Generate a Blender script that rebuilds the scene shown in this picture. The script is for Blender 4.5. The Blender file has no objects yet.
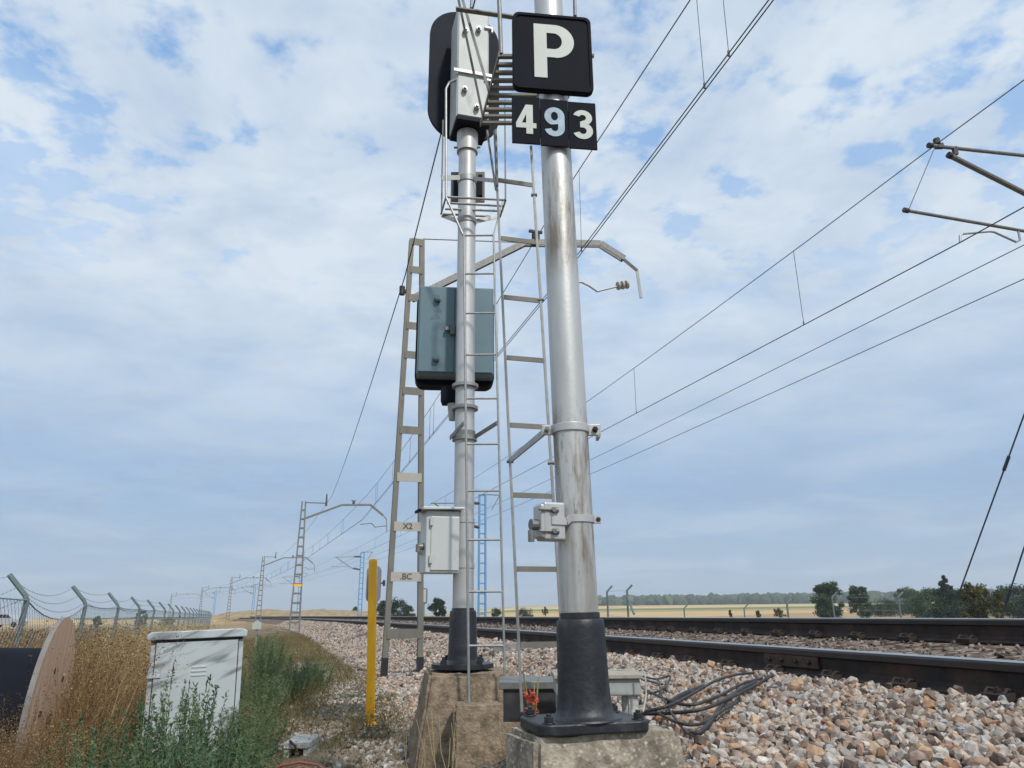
import bpy, bmesh, math, random
import numpy as np
from mathutils import Vector, Matrix, noise
random.seed(7); rng = np.random.default_rng(11)
sc = bpy.context.scene
COL = sc.collection
PI = math.pi

# ------------------------------------------------------------------ camera maths (level eye at the origin)
F = 740.0; TH = math.atan2(230, F); RO = 0.008
cT, sT = math.cos(TH), math.sin(TH); cR, sR = math.cos(RO), math.sin(RO)
def ray(x, y):
    a = x-512; b = 384-y
    a, b = a*cR + b*sR, b*cR - a*sR
    return Vector((a, F*cT - b*sT, F*sT + b*cT))
def atY(x, y, Y): r = ray(x, y); return r*(Y/r.y)
def atz(x, y, z): r = ray(x, y); return r*(z/r.z)
# track frame: an arc bending left, radius 800 m
HD = math.radians(-15.5); R0 = 800.0
U = Vector((math.sin(HD), math.cos(HD), 0)); N = Vector((math.cos(HD), -math.sin(HD), 0)); Z = Vector((0, 0, 1))
CC = -N*R0
def trk(s, l, z=0.0):
    a = s/R0; d = N*math.cos(a) + U*math.sin(a); p = CC + d*(R0+l); return Vector((p.x, p.y, z))
def trk_axes(s):
    a = s/R0; n = N*math.cos(a) + U*math.sin(a); return Vector((-n.y, n.x, 0)), n   # along, right
def sl(x, y):
    px, py = x-CC.x, y-CC.y
    r = np.hypot(px, py); a = np.arctan2(px*U.x+py*U.y, px*N.x+py*N.y)
    return a*R0, r-R0
NEAR_X = [-60, -8, -3, -1, 0.1, 0.75, 1.35, 2.9, 5.6, 6.2, 7.0, 9.7, 10.3, 12.0, 14, 60]
NEAR_Z = [-1.35, -1.3, -1.25, -1.12, -1.02, -.98, -.53, -.425, -.165, -.17, -.52, -.27, -.3, -1.1, -1.25, -1.3]
FAR_X = [-60, -8, -3, -.5, .6, 1.55, 2.45, 2.9, 5.6, 6.2, 7.0, 9.7, 10.3, 12.0, 14, 60]
FAR_Z = [-1.35, -1.3, -1.2, -.98, -.86, -.84, -.46, -.425, -.165, -.17, -.52, -.27, -.3, -1.1, -1.25, -1.3]
def hts(x, y):
    x = np.asarray(x, float); y = np.asarray(y, float)
    s, l = sl(x, y)
    zn = np.interp(l, NEAR_X, NEAR_Z); zf = np.interp(l, FAR_X, FAR_Z)
    t = np.clip((s-3.3)/2.6, 0, 1); t = t*t*(3-2*t)
    z = zn*(1-t) + zf*t
    d = np.hypot(x, y); az = np.degrees(np.arctan2(x, np.maximum(y, 1e-3)))
    far = np.clip((d-140)/900, 0, 1); side = np.clip((az+9)/11, 0, 1)
    side = side*side*(3-2*side)
    z = z + np.where(y > 0, far*far*(3-2*far)*side*9.8, 0)
    far2 = np.clip((d-950)/900, 0, 1)
    z = z + np.where(y > 0, far2*side*10, 0)
    return z
def hz(x, y): return float(hts(x, y))
def gpt(x, y, lift=0.0):
    r = ray(x, y); t = 0.8/r.y
    while t*r.y < 400:
        p = r*t
        if p.z <= hz(p.x, p.y)+lift: return p
        t *= 1.004
    return p

# ------------------------------------------------------------------ materials
def nd(nt, t, **k):
    n = nt.nodes.new(t)
    for a, b in k.items(): setattr(n, a, b)
    return n
def mat(name, col, rough=.6, metal=0.0, var=.12, scale=6.0, stretch=(1, 1, 1), stain=None, stain_at=(.55, .7), stain_scale=3.0,
        stain_stretch=(1, 1, 1), bump=.0, bscale=60.0, spec=.5, coat=0):
    m = bpy.data.materials.new(name); m.use_nodes = True; nt = m.node_tree; L = nt.links
    b = nt.nodes['Principled BSDF']; b.inputs['Roughness'].default_value = rough; b.inputs['Metallic'].default_value = metal
    b.inputs['Specular IOR Level'].default_value = spec
    tc = nd(nt, 'ShaderNodeTexCoord')
    mp = nd(nt, 'ShaderNodeMapping'); mp.inputs['Scale'].default_value = stretch; L.new(tc.outputs['Object'], mp.inputs['Vector'])
    nz = nd(nt, 'ShaderNodeTexNoise'); nz.inputs['Scale'].default_value = scale; nz.inputs['Detail'].default_value = 6
    L.new(mp.outputs[0], nz.inputs['Vector'])
    rp = nd(nt, 'ShaderNodeValToRGB'); c = Vector(col)
    rp.color_ramp.elements[0].position = .3; rp.color_ramp.elements[1].position = .7
    rp.color_ramp.elements[0].color = (*(c*(1-var)), 1); rp.color_ramp.elements[1].color = (*[min(1, v*(1+var)) for v in c], 1)
    L.new(nz.outputs['Fac'], rp.inputs[0]); out = rp.outputs[0]
    if stain:
        m2 = nd(nt, 'ShaderNodeMapping'); m2.inputs['Scale'].default_value = stain_stretch; L.new(tc.outputs['Object'], m2.inputs['Vector'])
        n2 = nd(nt, 'ShaderNodeTexNoise'); n2.inputs['Scale'].default_value = stain_scale; n2.inputs['Detail'].default_value = 8
        n2.inputs['Roughness'].default_value = .65; L.new(m2.outputs[0], n2.inputs['Vector'])
        mr = nd(nt, 'ShaderNodeMapRange'); mr.inputs[1].default_value, mr.inputs[2].default_value = stain_at
        L.new(n2.outputs['Fac'], mr.inputs[0])
        mx = nd(nt, 'ShaderNodeMixRGB'); mx.inputs[2].default_value = (*stain, 1)
        L.new(mr.outputs[0], mx.inputs[0]); L.new(out, mx.inputs[1]); out = mx.outputs[0]
    L.new(out, b.inputs['Base Color'])
    if bump:
        n3 = nd(nt, 'ShaderNodeTexNoise'); n3.inputs['Scale'].default_value = bscale; n3.inputs['Detail'].default_value = 5
        L.new(tc.outputs['Object'], n3.inputs['Vector'])
        bp = nd(nt, 'ShaderNodeBump'); bp.inputs['Strength'].default_value = bump; bp.inputs['Distance'].default_value = .01
        L.new(n3.outputs['Fac'], bp.inputs['Height']); L.new(bp.outputs[0], b.inputs['Normal'])
    return m
def rmat(name, stops, rough=.8, attr='rnd', transl=0.0, noise_scale=0, spec=.3):
    """colour picked per piece from a stored random value"""
    m = bpy.data.materials.new(name); m.use_nodes = True; nt = m.node_tree; L = nt.links
    b = nt.nodes['Principled BSDF']; b.inputs['Roughness'].default_value = rough; b.inputs['Specular IOR Level'].default_value = spec
    at = nd(nt, 'ShaderNodeAttribute', attribute_name=attr)
    rp = nd(nt, 'ShaderNodeValToRGB'); cr = rp.color_ramp; cr.interpolation = 'LINEAR'
    for i, (p, c) in enumerate(stops):
        e = cr.elements[i] if i < 2 else cr.elements.new(p)
        e.position = p; e.color = (*c, 1)
    L.new(at.outputs['Fac'], rp.inputs[0]); out = rp.outputs[0]
    if noise_scale:
        tc = nd(nt, 'ShaderNodeTexCoord'); nz = nd(nt, 'ShaderNodeTexNoise'); nz.inputs['Scale'].default_value = noise_scale; nz.inputs['Detail'].default_value = 5
        L.new(tc.outputs['Object'], nz.inputs['Vector'])
        mr = nd(nt, 'ShaderNodeMapRange'); mr.inputs[1].default_value = .3; mr.inputs[2].default_value = .7; mr.inputs[3].default_value = .62; mr.inputs[4].default_value = 1.3
        L.new(nz.outputs['Fac'], mr.inputs[0])
        mx = nd(nt, 'ShaderNodeMixRGB', blend_type='MULTIPLY'); mx.inputs[0].default_value = 1
        L.new(out, mx.inputs[1]); L.new(mr.outputs[0], mx.inputs[2]); out = mx.outputs[0]
    L.new(out, b.inputs['Base Color'])
    if transl:
        tr = nd(nt, 'ShaderNodeBsdfTranslucent'); L.new(out, tr.inputs[0])
        ms = nd(nt, 'ShaderNodeMixShader'); ms.inputs[0].default_value = transl
        L.new(b.outputs[0], ms.inputs[1]); L.new(tr.outputs[0], ms.inputs[2])
        L.new(ms.outputs[0], nt.nodes['Material Output'].inputs[0])
    return m
M = {}
M['silver'] = mat('silver_paint', (.49, .49, .48), .46, .38, .10, 9, (1, 1, .25), stain=(.34, .30, .25), stain_at=(.56, .72), stain_scale=7, stain_stretch=(1, 1, .18), bump=.04, bscale=90)
M['silver_worn'] = mat('worn_silver_paint', (.56, .56, .54), .48, .35, .12, 9, (1, 1, .25), stain=(.20, .16, .115), stain_at=(.49, .61), stain_scale=8.5, stain_stretch=(1, 1, .14), bump=.06, bscale=60)
M['whitebox'] = mat('pale_grey_enamel', (.53, .55, .53), .45, .15, .05, 5, stain=(.38, .37, .34), stain_at=(.62, .78), stain_scale=9, stain_stretch=(1, 1, .3))
M['galv'] = mat('galvanised_steel', (.33, .33, .32), .5, .6, .15, 25)
M['galv_dark'] = mat('weathered_galvanised_steel', (.20, .20, .19), .55, .5, .18, 25)
M['mast'] = mat('weathered_grey_brown_steel', (.18, .17, .145), .65, .25, .14, 8, (1, 1, .3), stain=(.16, .11, .075), stain_at=(.58, .8), stain_scale=4)
M['mastfar'] = mat('grey_catenary_steel', (.20, .195, .18), .6, .3, .1, 2)
M['blue'] = mat('sky_blue_paint', (.12, .30, .52), .5, .1, .08, 3)
M['label'] = mat('pale_painted_plate', (.40, .37, .32), .6, 0, .08, 20)
M['mark'] = mat('dark_marking', (.06, .06, .06), .7)
M['black'] = mat('black_bitumen_paint', (.016, .018, .022), .48, 0, .25, 12, stain=(.06, .058, .056), stain_at=(.52, .80), stain_scale=11, stain_stretch=(1, 1, .5), bump=.25, bscale=45)
M['blackplate'] = mat('matt_black_plate', (.009, .011, .017), .7, 0, .12, 8, stain=(.03, .032, .04), stain_at=(.62, .9), stain_scale=12, spec=.08)
M['board'] = mat('black_backing_board', (.015, .018, .026), .65, 0, .12, 5, spec=.1)
M['letter'] = mat('reflective_white', (.45, .49, .44), .5, 0, .06, 8, stain=(.42, .44, .40), stain_at=(.6, .8), stain_scale=14)
M['letter_blue'] = mat('faded_bluish_white', (.25, .37, .46), .5, 0, .25, 22)
M['bluegrey'] = mat('blue_grey_enamel', (.125, .195, .225), .42, .1, .06, 4, stain=(.09, .15, .18), stain_at=(.6, .8), stain_scale=5)
M['cable'] = mat('black_rubber', (.022, .022, .024), .6, 0, .3, 20, stain=(.10, .09, .08), stain_at=(.5, .8), stain_scale=9)
M['wire'] = mat('dark_copper_wire', (.06, .065, .075), .6, .2)
M['yellow'] = mat('yellow_paint', (.98, .47, .008), .45, 0, .05, 8, stain=(.30, .15, .03), stain_at=(.68, .74), stain_scale=11)
M['rust'] = mat('dark_rusty_steel', (.026, .018, .015), .8, .1, .4, 10, (1, 1, 1), stain=(.085, .045, .028), stain_at=(.46, .72), stain_scale=4, bump=.3, bscale=60)
M['clip'] = mat('rusty_clip_steel', (.034, .022, .017), .8, .1, .3, 20)
M['railtop'] = mat('rolled_rail_head', (.36, .36, .37), .32, .85, .1, 4, (1, 1, 1))
M['railhead'] = mat('dull_rail_head_side', (.055, .048, .046), .45, .5, .2, 5)
M['fish'] = mat('brown_fishplate', (.075, .045, .032), .8, .1, .3, 18)
M['sleeper'] = mat('dusty_concrete_sleeper', (.24, .20, .165), .9, 0, .25, 9, stain=(.10, .075, .06), stain_at=(.45, .7), stain_scale=5, bump=.5, bscale=40)
def conc(name, col, dark, light, sc_=4):
    m = mat(name, col, .92, 0, .45, 20, stain=dark, stain_at=(.42, .68), stain_scale=sc_, stain_stretch=(1, 1, .45), bump=.9, bscale=55, spec=.2)
    nt = m.node_tree; L = nt.links; b = nt.nodes['Principled BSDF']
    src = b.inputs['Base Color'].links[0].from_socket
    tc = nd(nt, 'ShaderNodeTexCoord'); v = nd(nt, 'ShaderNodeTexVoronoi'); v.inputs['Scale'].default_value = 60
    L.new(tc.outputs['Object'], v.inputs['Vector'])
    mr = nd(nt, 'ShaderNodeMapRange'); mr.inputs[1].default_value = .10; mr.inputs[2].default_value = .5; mr.inputs[3].default_value = .95; mr.inputs[4].default_value = 0
    L.new(v.outputs['Distance'], mr.inputs[0])
    n2 = nd(nt, 'ShaderNodeTexNoise'); n2.inputs['Scale'].default_value = 30; n2.inputs['Detail'].default_value = 4; L.new(tc.outputs['Object'], n2.inputs['Vector'])
    m2 = nd(nt, 'ShaderNodeMapRange'); m2.inputs[1].default_value = .42; m2.inputs[2].default_value = .60; L.new(n2.outputs['Fac'], m2.inputs[0])
    mm = nd(nt, 'ShaderNodeMath', operation='MULTIPLY'); L.new(mr.outputs[0], mm.inputs[0]); L.new(m2.outputs[0], mm.inputs[1])
    mx = nd(nt, 'ShaderNodeMixRGB'); mx.inputs[2].default_value = (*light, 1)
    L.new(mm.outputs[0], mx.inputs[0]); L.new(src, mx.inputs[1]); L.new(mx.outputs[0], b.inputs['Base Color'])
    return m
M['conc'] = conc('weathered_concrete', (.33, .29, .225), (.15, .12, .09), (.60, .56, .46))
M['conc2'] = conc('mossy_earth_stained_concrete', (.26, .20, .14), (.16, .12, .082), (.33, .27, .18), 2.6)
M['conc_pale'] = conc('pale_concrete', (.50, .50, .47), (.34, .33, .29), (.6, .6, .56))
M['slab'] = conc('grey_concrete_slab', (.27, .25, .23), (.16, .14, .12), (.4, .38, .34))
M['wood'] = mat('weathered_plywood', (.66, .41, .26), .85, 0, .14, 3, (1, 6, 1), stain=(.36, .22, .15), stain_at=(.5, .75), stain_scale=3, stain_stretch=(1, 5, 1), bump=.3, bscale=30)
M['woodrim'] = mat('grey_weathered_rim', (.20, .185, .165), .8, 0, .15, 10)
M['fence'] = mat('fence_galvanised', (.15, .185, .185), .6, .35, .1, 6)
M['mesh'] = mat('fence_wire', (.26, .32, .33), .6, .3)
M['orange'] = mat('red_orange_petals', (.75, .10, .045), .6, 0, .2, 60)
M['hose'] = mat('faded_red_conduit', (.22, .06, .045), .6, 0, .3, 25)
M['fardark'] = mat('grey_signal_back', (.20, .21, .23), .5, .1)
M['casegrey'] = mat('dusty_grey_case', (.36, .37, .35), .7, 0, .1, 8, stain=(.22, .2, .17), stain_at=(.5, .7), stain_scale=9)
M['lid_brown'] = mat('dusty_box_lid', (.36, .32, .26), .7, 0, .12, 9, stain=(.16, .09, .05), stain_at=(.55, .7), stain_scale=6)
M['carbody'] = mat('silver_car_paint', (.5, .5, .52), .35, .4); M['glass'] = mat('dark_car_glass', (.02, .02, .03), .1); M['tyre'] = mat('tyre_rubber', (.02, .02, .02), .8)
M['bark'] = mat('tree_bark', (.12, .09, .065), .9, 0, .25, 10)
# scuffed patches on the thick post: scratched brown where a strap and ladder rubbed, fine flecks elsewhere
def worn_pole():
    m = mat('scuffed_silver_paint', (.54, .54, .525), .45, .48, .10, 9, (1, 1, .25), bump=.06, bscale=60); nt = m.node_tree; L = nt.links; b = nt.nodes['Principled BSDF']
    src = b.inputs['Base Color'].links[0].from_socket; tc = nd(nt, 'ShaderNodeTexCoord'); sp = nd(nt, 'ShaderNodeSeparateXYZ'); L.new(tc.outputs['Object'], sp.inputs[0])
    zr = nd(nt, 'ShaderNodeMapRange'); zr.inputs[1].default_value = 0; zr.inputs[2].default_value = 3.2; L.new(sp.outputs['Z'], zr.inputs[0])
    rp = nd(nt, 'ShaderNodeValToRGB'); cr = rp.color_ramp
    for k, (p, v) in enumerate([(0, .35), (.16, .5), (.20, 1), (.33, 1), (.36, .2), (.52, .1), (.57, .95), (.66, .75), (.71, .05), (1, 0)]):
        el = cr.elements[k] if k < 2 else cr.elements.new(p); el.position = p; el.color = (v, v, v, 1)
    L.new(zr.outputs[0], rp.inputs[0])
    def nz(scale, st, lo, hi, off=0):
        mp = nd(nt, 'ShaderNodeMapping'); mp.inputs['Scale'].default_value = st; mp.inputs['Location'].default_value = (off, off, off); L.new(tc.outputs['Object'], mp.inputs[0])
        n = nd(nt, 'ShaderNodeTexNoise'); n.inputs['Scale'].default_value = scale; n.inputs['Detail'].default_value = 9; n.inputs['Roughness'].default_value = .7; L.new(mp.outputs[0], n.inputs['Vector'])
        r = nd(nt, 'ShaderNodeMapRange'); r.inputs[1].default_value = lo; r.inputs[2].default_value = hi; L.new(n.outputs['Fac'], r.inputs[0]); return r.outputs[0]
    def mul(a, c):
        n = nd(nt, 'ShaderNodeMath', operation='MULTIPLY'); L.new(a, n.inputs[0])
        if isinstance(c, float): n.inputs[1].default_value = c
        else: L.new(c, n.inputs[1])
        return n.outputs[0]
    def mix(f, col):
        nonlocal src
        x = nd(nt, 'ShaderNodeMixRGB'); x.inputs[2].default_value = (*col, 1); L.new(f, x.inputs[0]); L.new(src, x.inputs[1]); src = x.outputs[0]
    mix(mul(mul(nz(11, (1, 1, .10), .43, .57), rp.outputs[0]), .95), (.21, .165, .115))
    mix(mul(mul(nz(45, (1, 1, .22), .54, .66, 3), rp.outputs[0]), .8), (.17, .135, .10))
    mix(nz(55, (1, 1, .5), .70, .76, 7), (.2, .17, .14))
    mix(mul(nz(20, (.6, .6, 2.6), .66, .70, 9), .6), (.75, .75, .72))
    L.new(src, b.inputs['Base Color']); return m
M['silver_worn'] = worn_pole()
# scuffed cabinet: pale enamel with long diagonal charcoal smears
m = mat('scuffed_white_enamel', (.46, .50, .51), .5, 0, .05, 4)
nt = m.node_tree; L = nt.links; b = nt.nodes['Principled BSDF']; src = b.inputs['Base Color'].links[0].from_socket
tc = nd(nt, 'ShaderNodeTexCoord'); mp = nd(nt, 'ShaderNodeMapping'); mp.vector_type = 'TEXTURE'; mp.inputs['Rotation'].default_value = (0, math.radians(-24), 0); mp.inputs['Scale'].default_value = (1.0, 1, .16)
L.new(tc.outputs['Object'], mp.inputs[0])
nz = nd(nt, 'ShaderNodeTexNoise'); nz.inputs['Scale'].default_value = 2.6; nz.inputs['Detail'].default_value = 7; nz.inputs['Distortion'].default_value = .5; L.new(mp.outputs[0], nz.inputs['Vector'])
mr = nd(nt, 'ShaderNodeMapRange'); mr.inputs[1].default_value = .51; mr.inputs[2].default_value = .66; mr.inputs[4].default_value = .8; L.new(nz.outputs['Fac'], mr.inputs[0])
mx = nd(nt, 'ShaderNodeMixRGB'); mx.inputs[2].default_value = (.13, .14, .155, 1); L.new(mr.outputs[0], mx.inputs[0]); L.new(src, mx.inputs[1]); L.new(mx.outputs[0], b.inputs['Base Color'])
M['cabinet'] = m

# ------------------------------------------------------------------ builders
class MB:
    def __init__(s): s.v = []; s.f = []; s.m = []
    def add(s, vs, fs, mi=0):
        o = len(s.v); s.v += [Vector(v) for v in vs]; s.f += [tuple(i+o for i in f) for f in fs]; s.m += [mi]*len(fs); return s
    def box(s, c, size, ax=None, mi=0):
        c = Vector(c); X, Y, Zz = ax if ax else (Vector((1, 0, 0)), Vector((0, 1, 0)), Z)
        hx, hy, h = size[0]/2, size[1]/2, size[2]/2
        vs = [c + X*(i*hx) + Y*(j*hy) + Zz*(k*h) for i in (-1, 1) for j in (-1, 1) for k in (-1, 1)]
        return s.add(vs, [(0, 1, 3, 2), (4, 6, 7, 5), (0, 4, 5, 1), (2, 3, 7, 6), (0, 2, 6, 4), (1, 5, 7, 3)], mi)
    def bar(s, a, b, w, d, side=None, mi=0):
        a, b = Vector(a), Vector(b); t = (b-a); ln = t.length; t.normalize()
        X = Vector(side) if side is not None else (Vector((1, 0, 0)) if abs(t.x) < .8 else Z)
        X = (X - t*X.dot(t)).normalized(); Y = t.cross(X)
        return s.box((a+b)/2, (w, d, ln), (X, Y, t), mi)
    def cyl(s, a, b, r0, r1=None, n=12, cap=True, mi=0):
        a, b = Vector(a), Vector(b); r1 = r0 if r1 is None else r1; t = (b-a).normalized()
        X = t.cross(Vector((0, 0, 1)) if abs(t.z) < .9 else Vector((1, 0, 0))).normalized(); Y = t.cross(X)
        vs = []
        for p, r in ((a, r0), (b, r1)):
            for i in range(n):
                q = 2*PI*i/n; vs.append(p + X*(math.cos(q)*r) + Y*(math.sin(q)*r))
        fs = [(i, (i+1) % n, n+(i+1) % n, n+i) for i in range(n)]
        if cap: fs += [tuple(range(n))[::-1], tuple(range(n, 2*n))]
        return s.add(vs, fs, mi)
    def lathe(s, base, prof, n=32, axis=Z, mi=0):
        base = Vector(base); t = Vector(axis).normalized(); X = t.cross(Vector((0, 1, 0))).normalized(); Y = t.cross(X)
        vs = []; fs = []
        for r, h in prof:
            for i in range(n):
                q = 2*PI*i/n; vs.append(base + t*h + X*(math.cos(q)*r) + Y*(math.sin(q)*r))
        for k in range(len(prof)-1):
            for i in range(n): fs.append((k*n+i, k*n+(i+1) % n, (k+1)*n+(i+1) % n, (k+1)*n+i))
        fs += [tuple(range(n))[::-1], tuple(range((len(prof)-1)*n, len(prof)*n))]
        return s.add(vs, fs, mi)
    def tube(s, pts, r, n=8, mi=0):
        pts = [Vector(p) for p in pts]; vs = []; fs = []; prev = None
        for k, p in enumerate(pts):
            t = (pts[min(k+1, len(pts)-1)] - pts[max(k-1, 0)]).normalized()
            if prev is None: X = t.cross(Z if abs(t.z) < .9 else Vector((1, 0, 0))).normalized()
            else: X = (prev - t*prev.dot(t)).normalized()
            prev = X; Y = t.cross(X); rr = r[k] if isinstance(r, (list, tuple)) else r
            for i in range(n):
                q = 2*PI*i/n; vs.append(p + X*(math.cos(q)*rr) + Y*(math.sin(q)*rr))
        for k in range(len(pts)-1):
            for i in range(n): fs.append((k*n+i, k*n+(i+1) % n, (k+1)*n+(i+1) % n, (k+1)*n+i))
        fs += [tuple(range(n))[::-1], tuple(range((len(pts)-1)*n, len(pts)*n))]
        return s.add(vs, fs, mi)
    def prism(s, pts, c, X, Y, T, th, mi=0):
        """2-D outline pts in axes X,Y about c, extruded th along T"""
        c = Vector(c); n = len(pts)
        vs = [c + X*a + Y*b for a, b in pts] + [c + X*a + Y*b + T*th for a, b in pts]
        fs = [tuple(range(n))[::-1], tuple(range(n, 2*n))] + [(i, (i+1) % n, n+(i+1) % n, n+i) for i in range(n)]
        return s.add(vs, fs, mi)
    def build(s, name, material, parent=None, bevel=0, smooth=False, seg=2, tag=None):
        me = bpy.data.meshes.new(name)
        o = bpy.data.objects.new(name, me)
        org = Vector((0, 0, 0))
        if parent is not None: org = Vector(parent['_org']) if '_org' in parent else Vector((0, 0, 0))
        elif tag: org = Vector((sum(v.x for v in s.v)/len(s.v), sum(v.y for v in s.v)/len(s.v), min(v.z for v in s.v)))
        me.from_pydata([tuple(v-org) for v in s.v], [], s.f)
        mats = material if isinstance(material, (list, tuple)) else [material]
        for q in mats: me.materials.append(q)
        if len(mats) > 1: me.polygons.foreach_set('material_index', s.m)
        bm = bmesh.new(); bm.from_mesh(me); bmesh.ops.recalc_face_normals(bm, faces=bm.faces); bm.to_mesh(me); bm.free()
        COL.objects.link(o)
        if parent is not None: o.parent = parent; o['_org'] = tuple(org)
        else: o.location = org; o['_org'] = tuple(org)
        if smooth:
            me.shade_smooth()
            md = None
            try: me.set_sharp_from_angle(angle=math.radians(40))
            except Exception: pass
        if bevel:
            b = o.modifiers.new('bevel', 'BEVEL'); b.width = bevel; b.segments = seg; b.limit_method = 'ANGLE'; b.angle_limit = math.radians(40)
        if tag: settag(o, *tag)
        return o
def settag(o, label, cat=None, group=None, kind=None):
    if label: o['label'] = label
    if cat: o['category'] = cat
    if group: o['group'] = group
    if kind: o['kind'] = kind
def thing(name, loc, label, cat, group=None):
    o = bpy.data.objects.new(name, None); COL.objects.link(o); o.location = loc; o['_org'] = tuple(loc)
    o.empty_display_size = .1; settag(o, label, cat, group); return o
def copy_tree(o, parent=None, loc=None, rz=None, scale=None):
    c = o.copy(); COL.objects.link(c); c.parent = parent
    if loc is not None: c.location = loc
    if rz is not None: c.rotation_euler = (0, 0, rz)
    if scale is not None: c.scale = (scale,)*3 if not isinstance(scale, tuple) else scale
    for ch in o.children: copy_tree(ch, c)
    return c
def rrect(w, h, r, n=6):
    pts = []
    for cx, cy, a0 in ((w/2-r, h/2-r, 0), (-w/2+r, h/2-r, 90), (-w/2+r, -h/2+r, 180), (w/2-r, -h/2+r, 270)):
        for i in range(n+1):
            a = math.radians(a0+90*i/n); pts.append((cx+r*math.cos(a), cy+r*math.sin(a)))
    return pts
def bolt(mb, p, d, r=.012, h=.02):
    mb.cyl(p, Vector(p)+Vector(d)*h, r, r, 6); mb.cyl(Vector(p)+Vector(d)*h, Vector(p)+Vector(d)*(h*1.9), r*.5, r*.5, 8)

def np_mesh(name, verts, faces_flat, loop_tot, material, attr=None, tagk=None, parent=None, smooth=False):
    me = bpy.data.meshes.new(name)
    nv = len(verts); me.vertices.add(nv); me.vertices.foreach_set('co', np.ascontiguousarray(verts, dtype=np.float32).ravel())
    me.loops.add(len(faces_flat)); me.loops.foreach_set('vertex_index', np.ascontiguousarray(faces_flat, dtype=np.int32))
    nf = len(loop_tot); st = np.concatenate([[0], np.cumsum(loop_tot)[:-1]]).astype(np.int32)
    me.polygons.add(nf); me.polygons.foreach_set('loop_start', st); me.polygons.foreach_set('loop_total', np.asarray(loop_tot, dtype=np.int32))
    if attr is not None:
        a = me.attributes.new('rnd', 'FLOAT', 'POINT'); a.data.foreach_set('value', np.ascontiguousarray(attr, dtype=np.float32))
    me.materials.append(material); me.update(calc_edges=True); me.validate()
    if not smooth: me.polygons.foreach_set('use_smooth', np.zeros(nf, dtype=bool))
    o = bpy.data.objects.new(name, me); COL.objects.link(o)
    if tagk: settag(o, *tagk)
    if parent is not None: o.parent = parent
    return o

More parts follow.
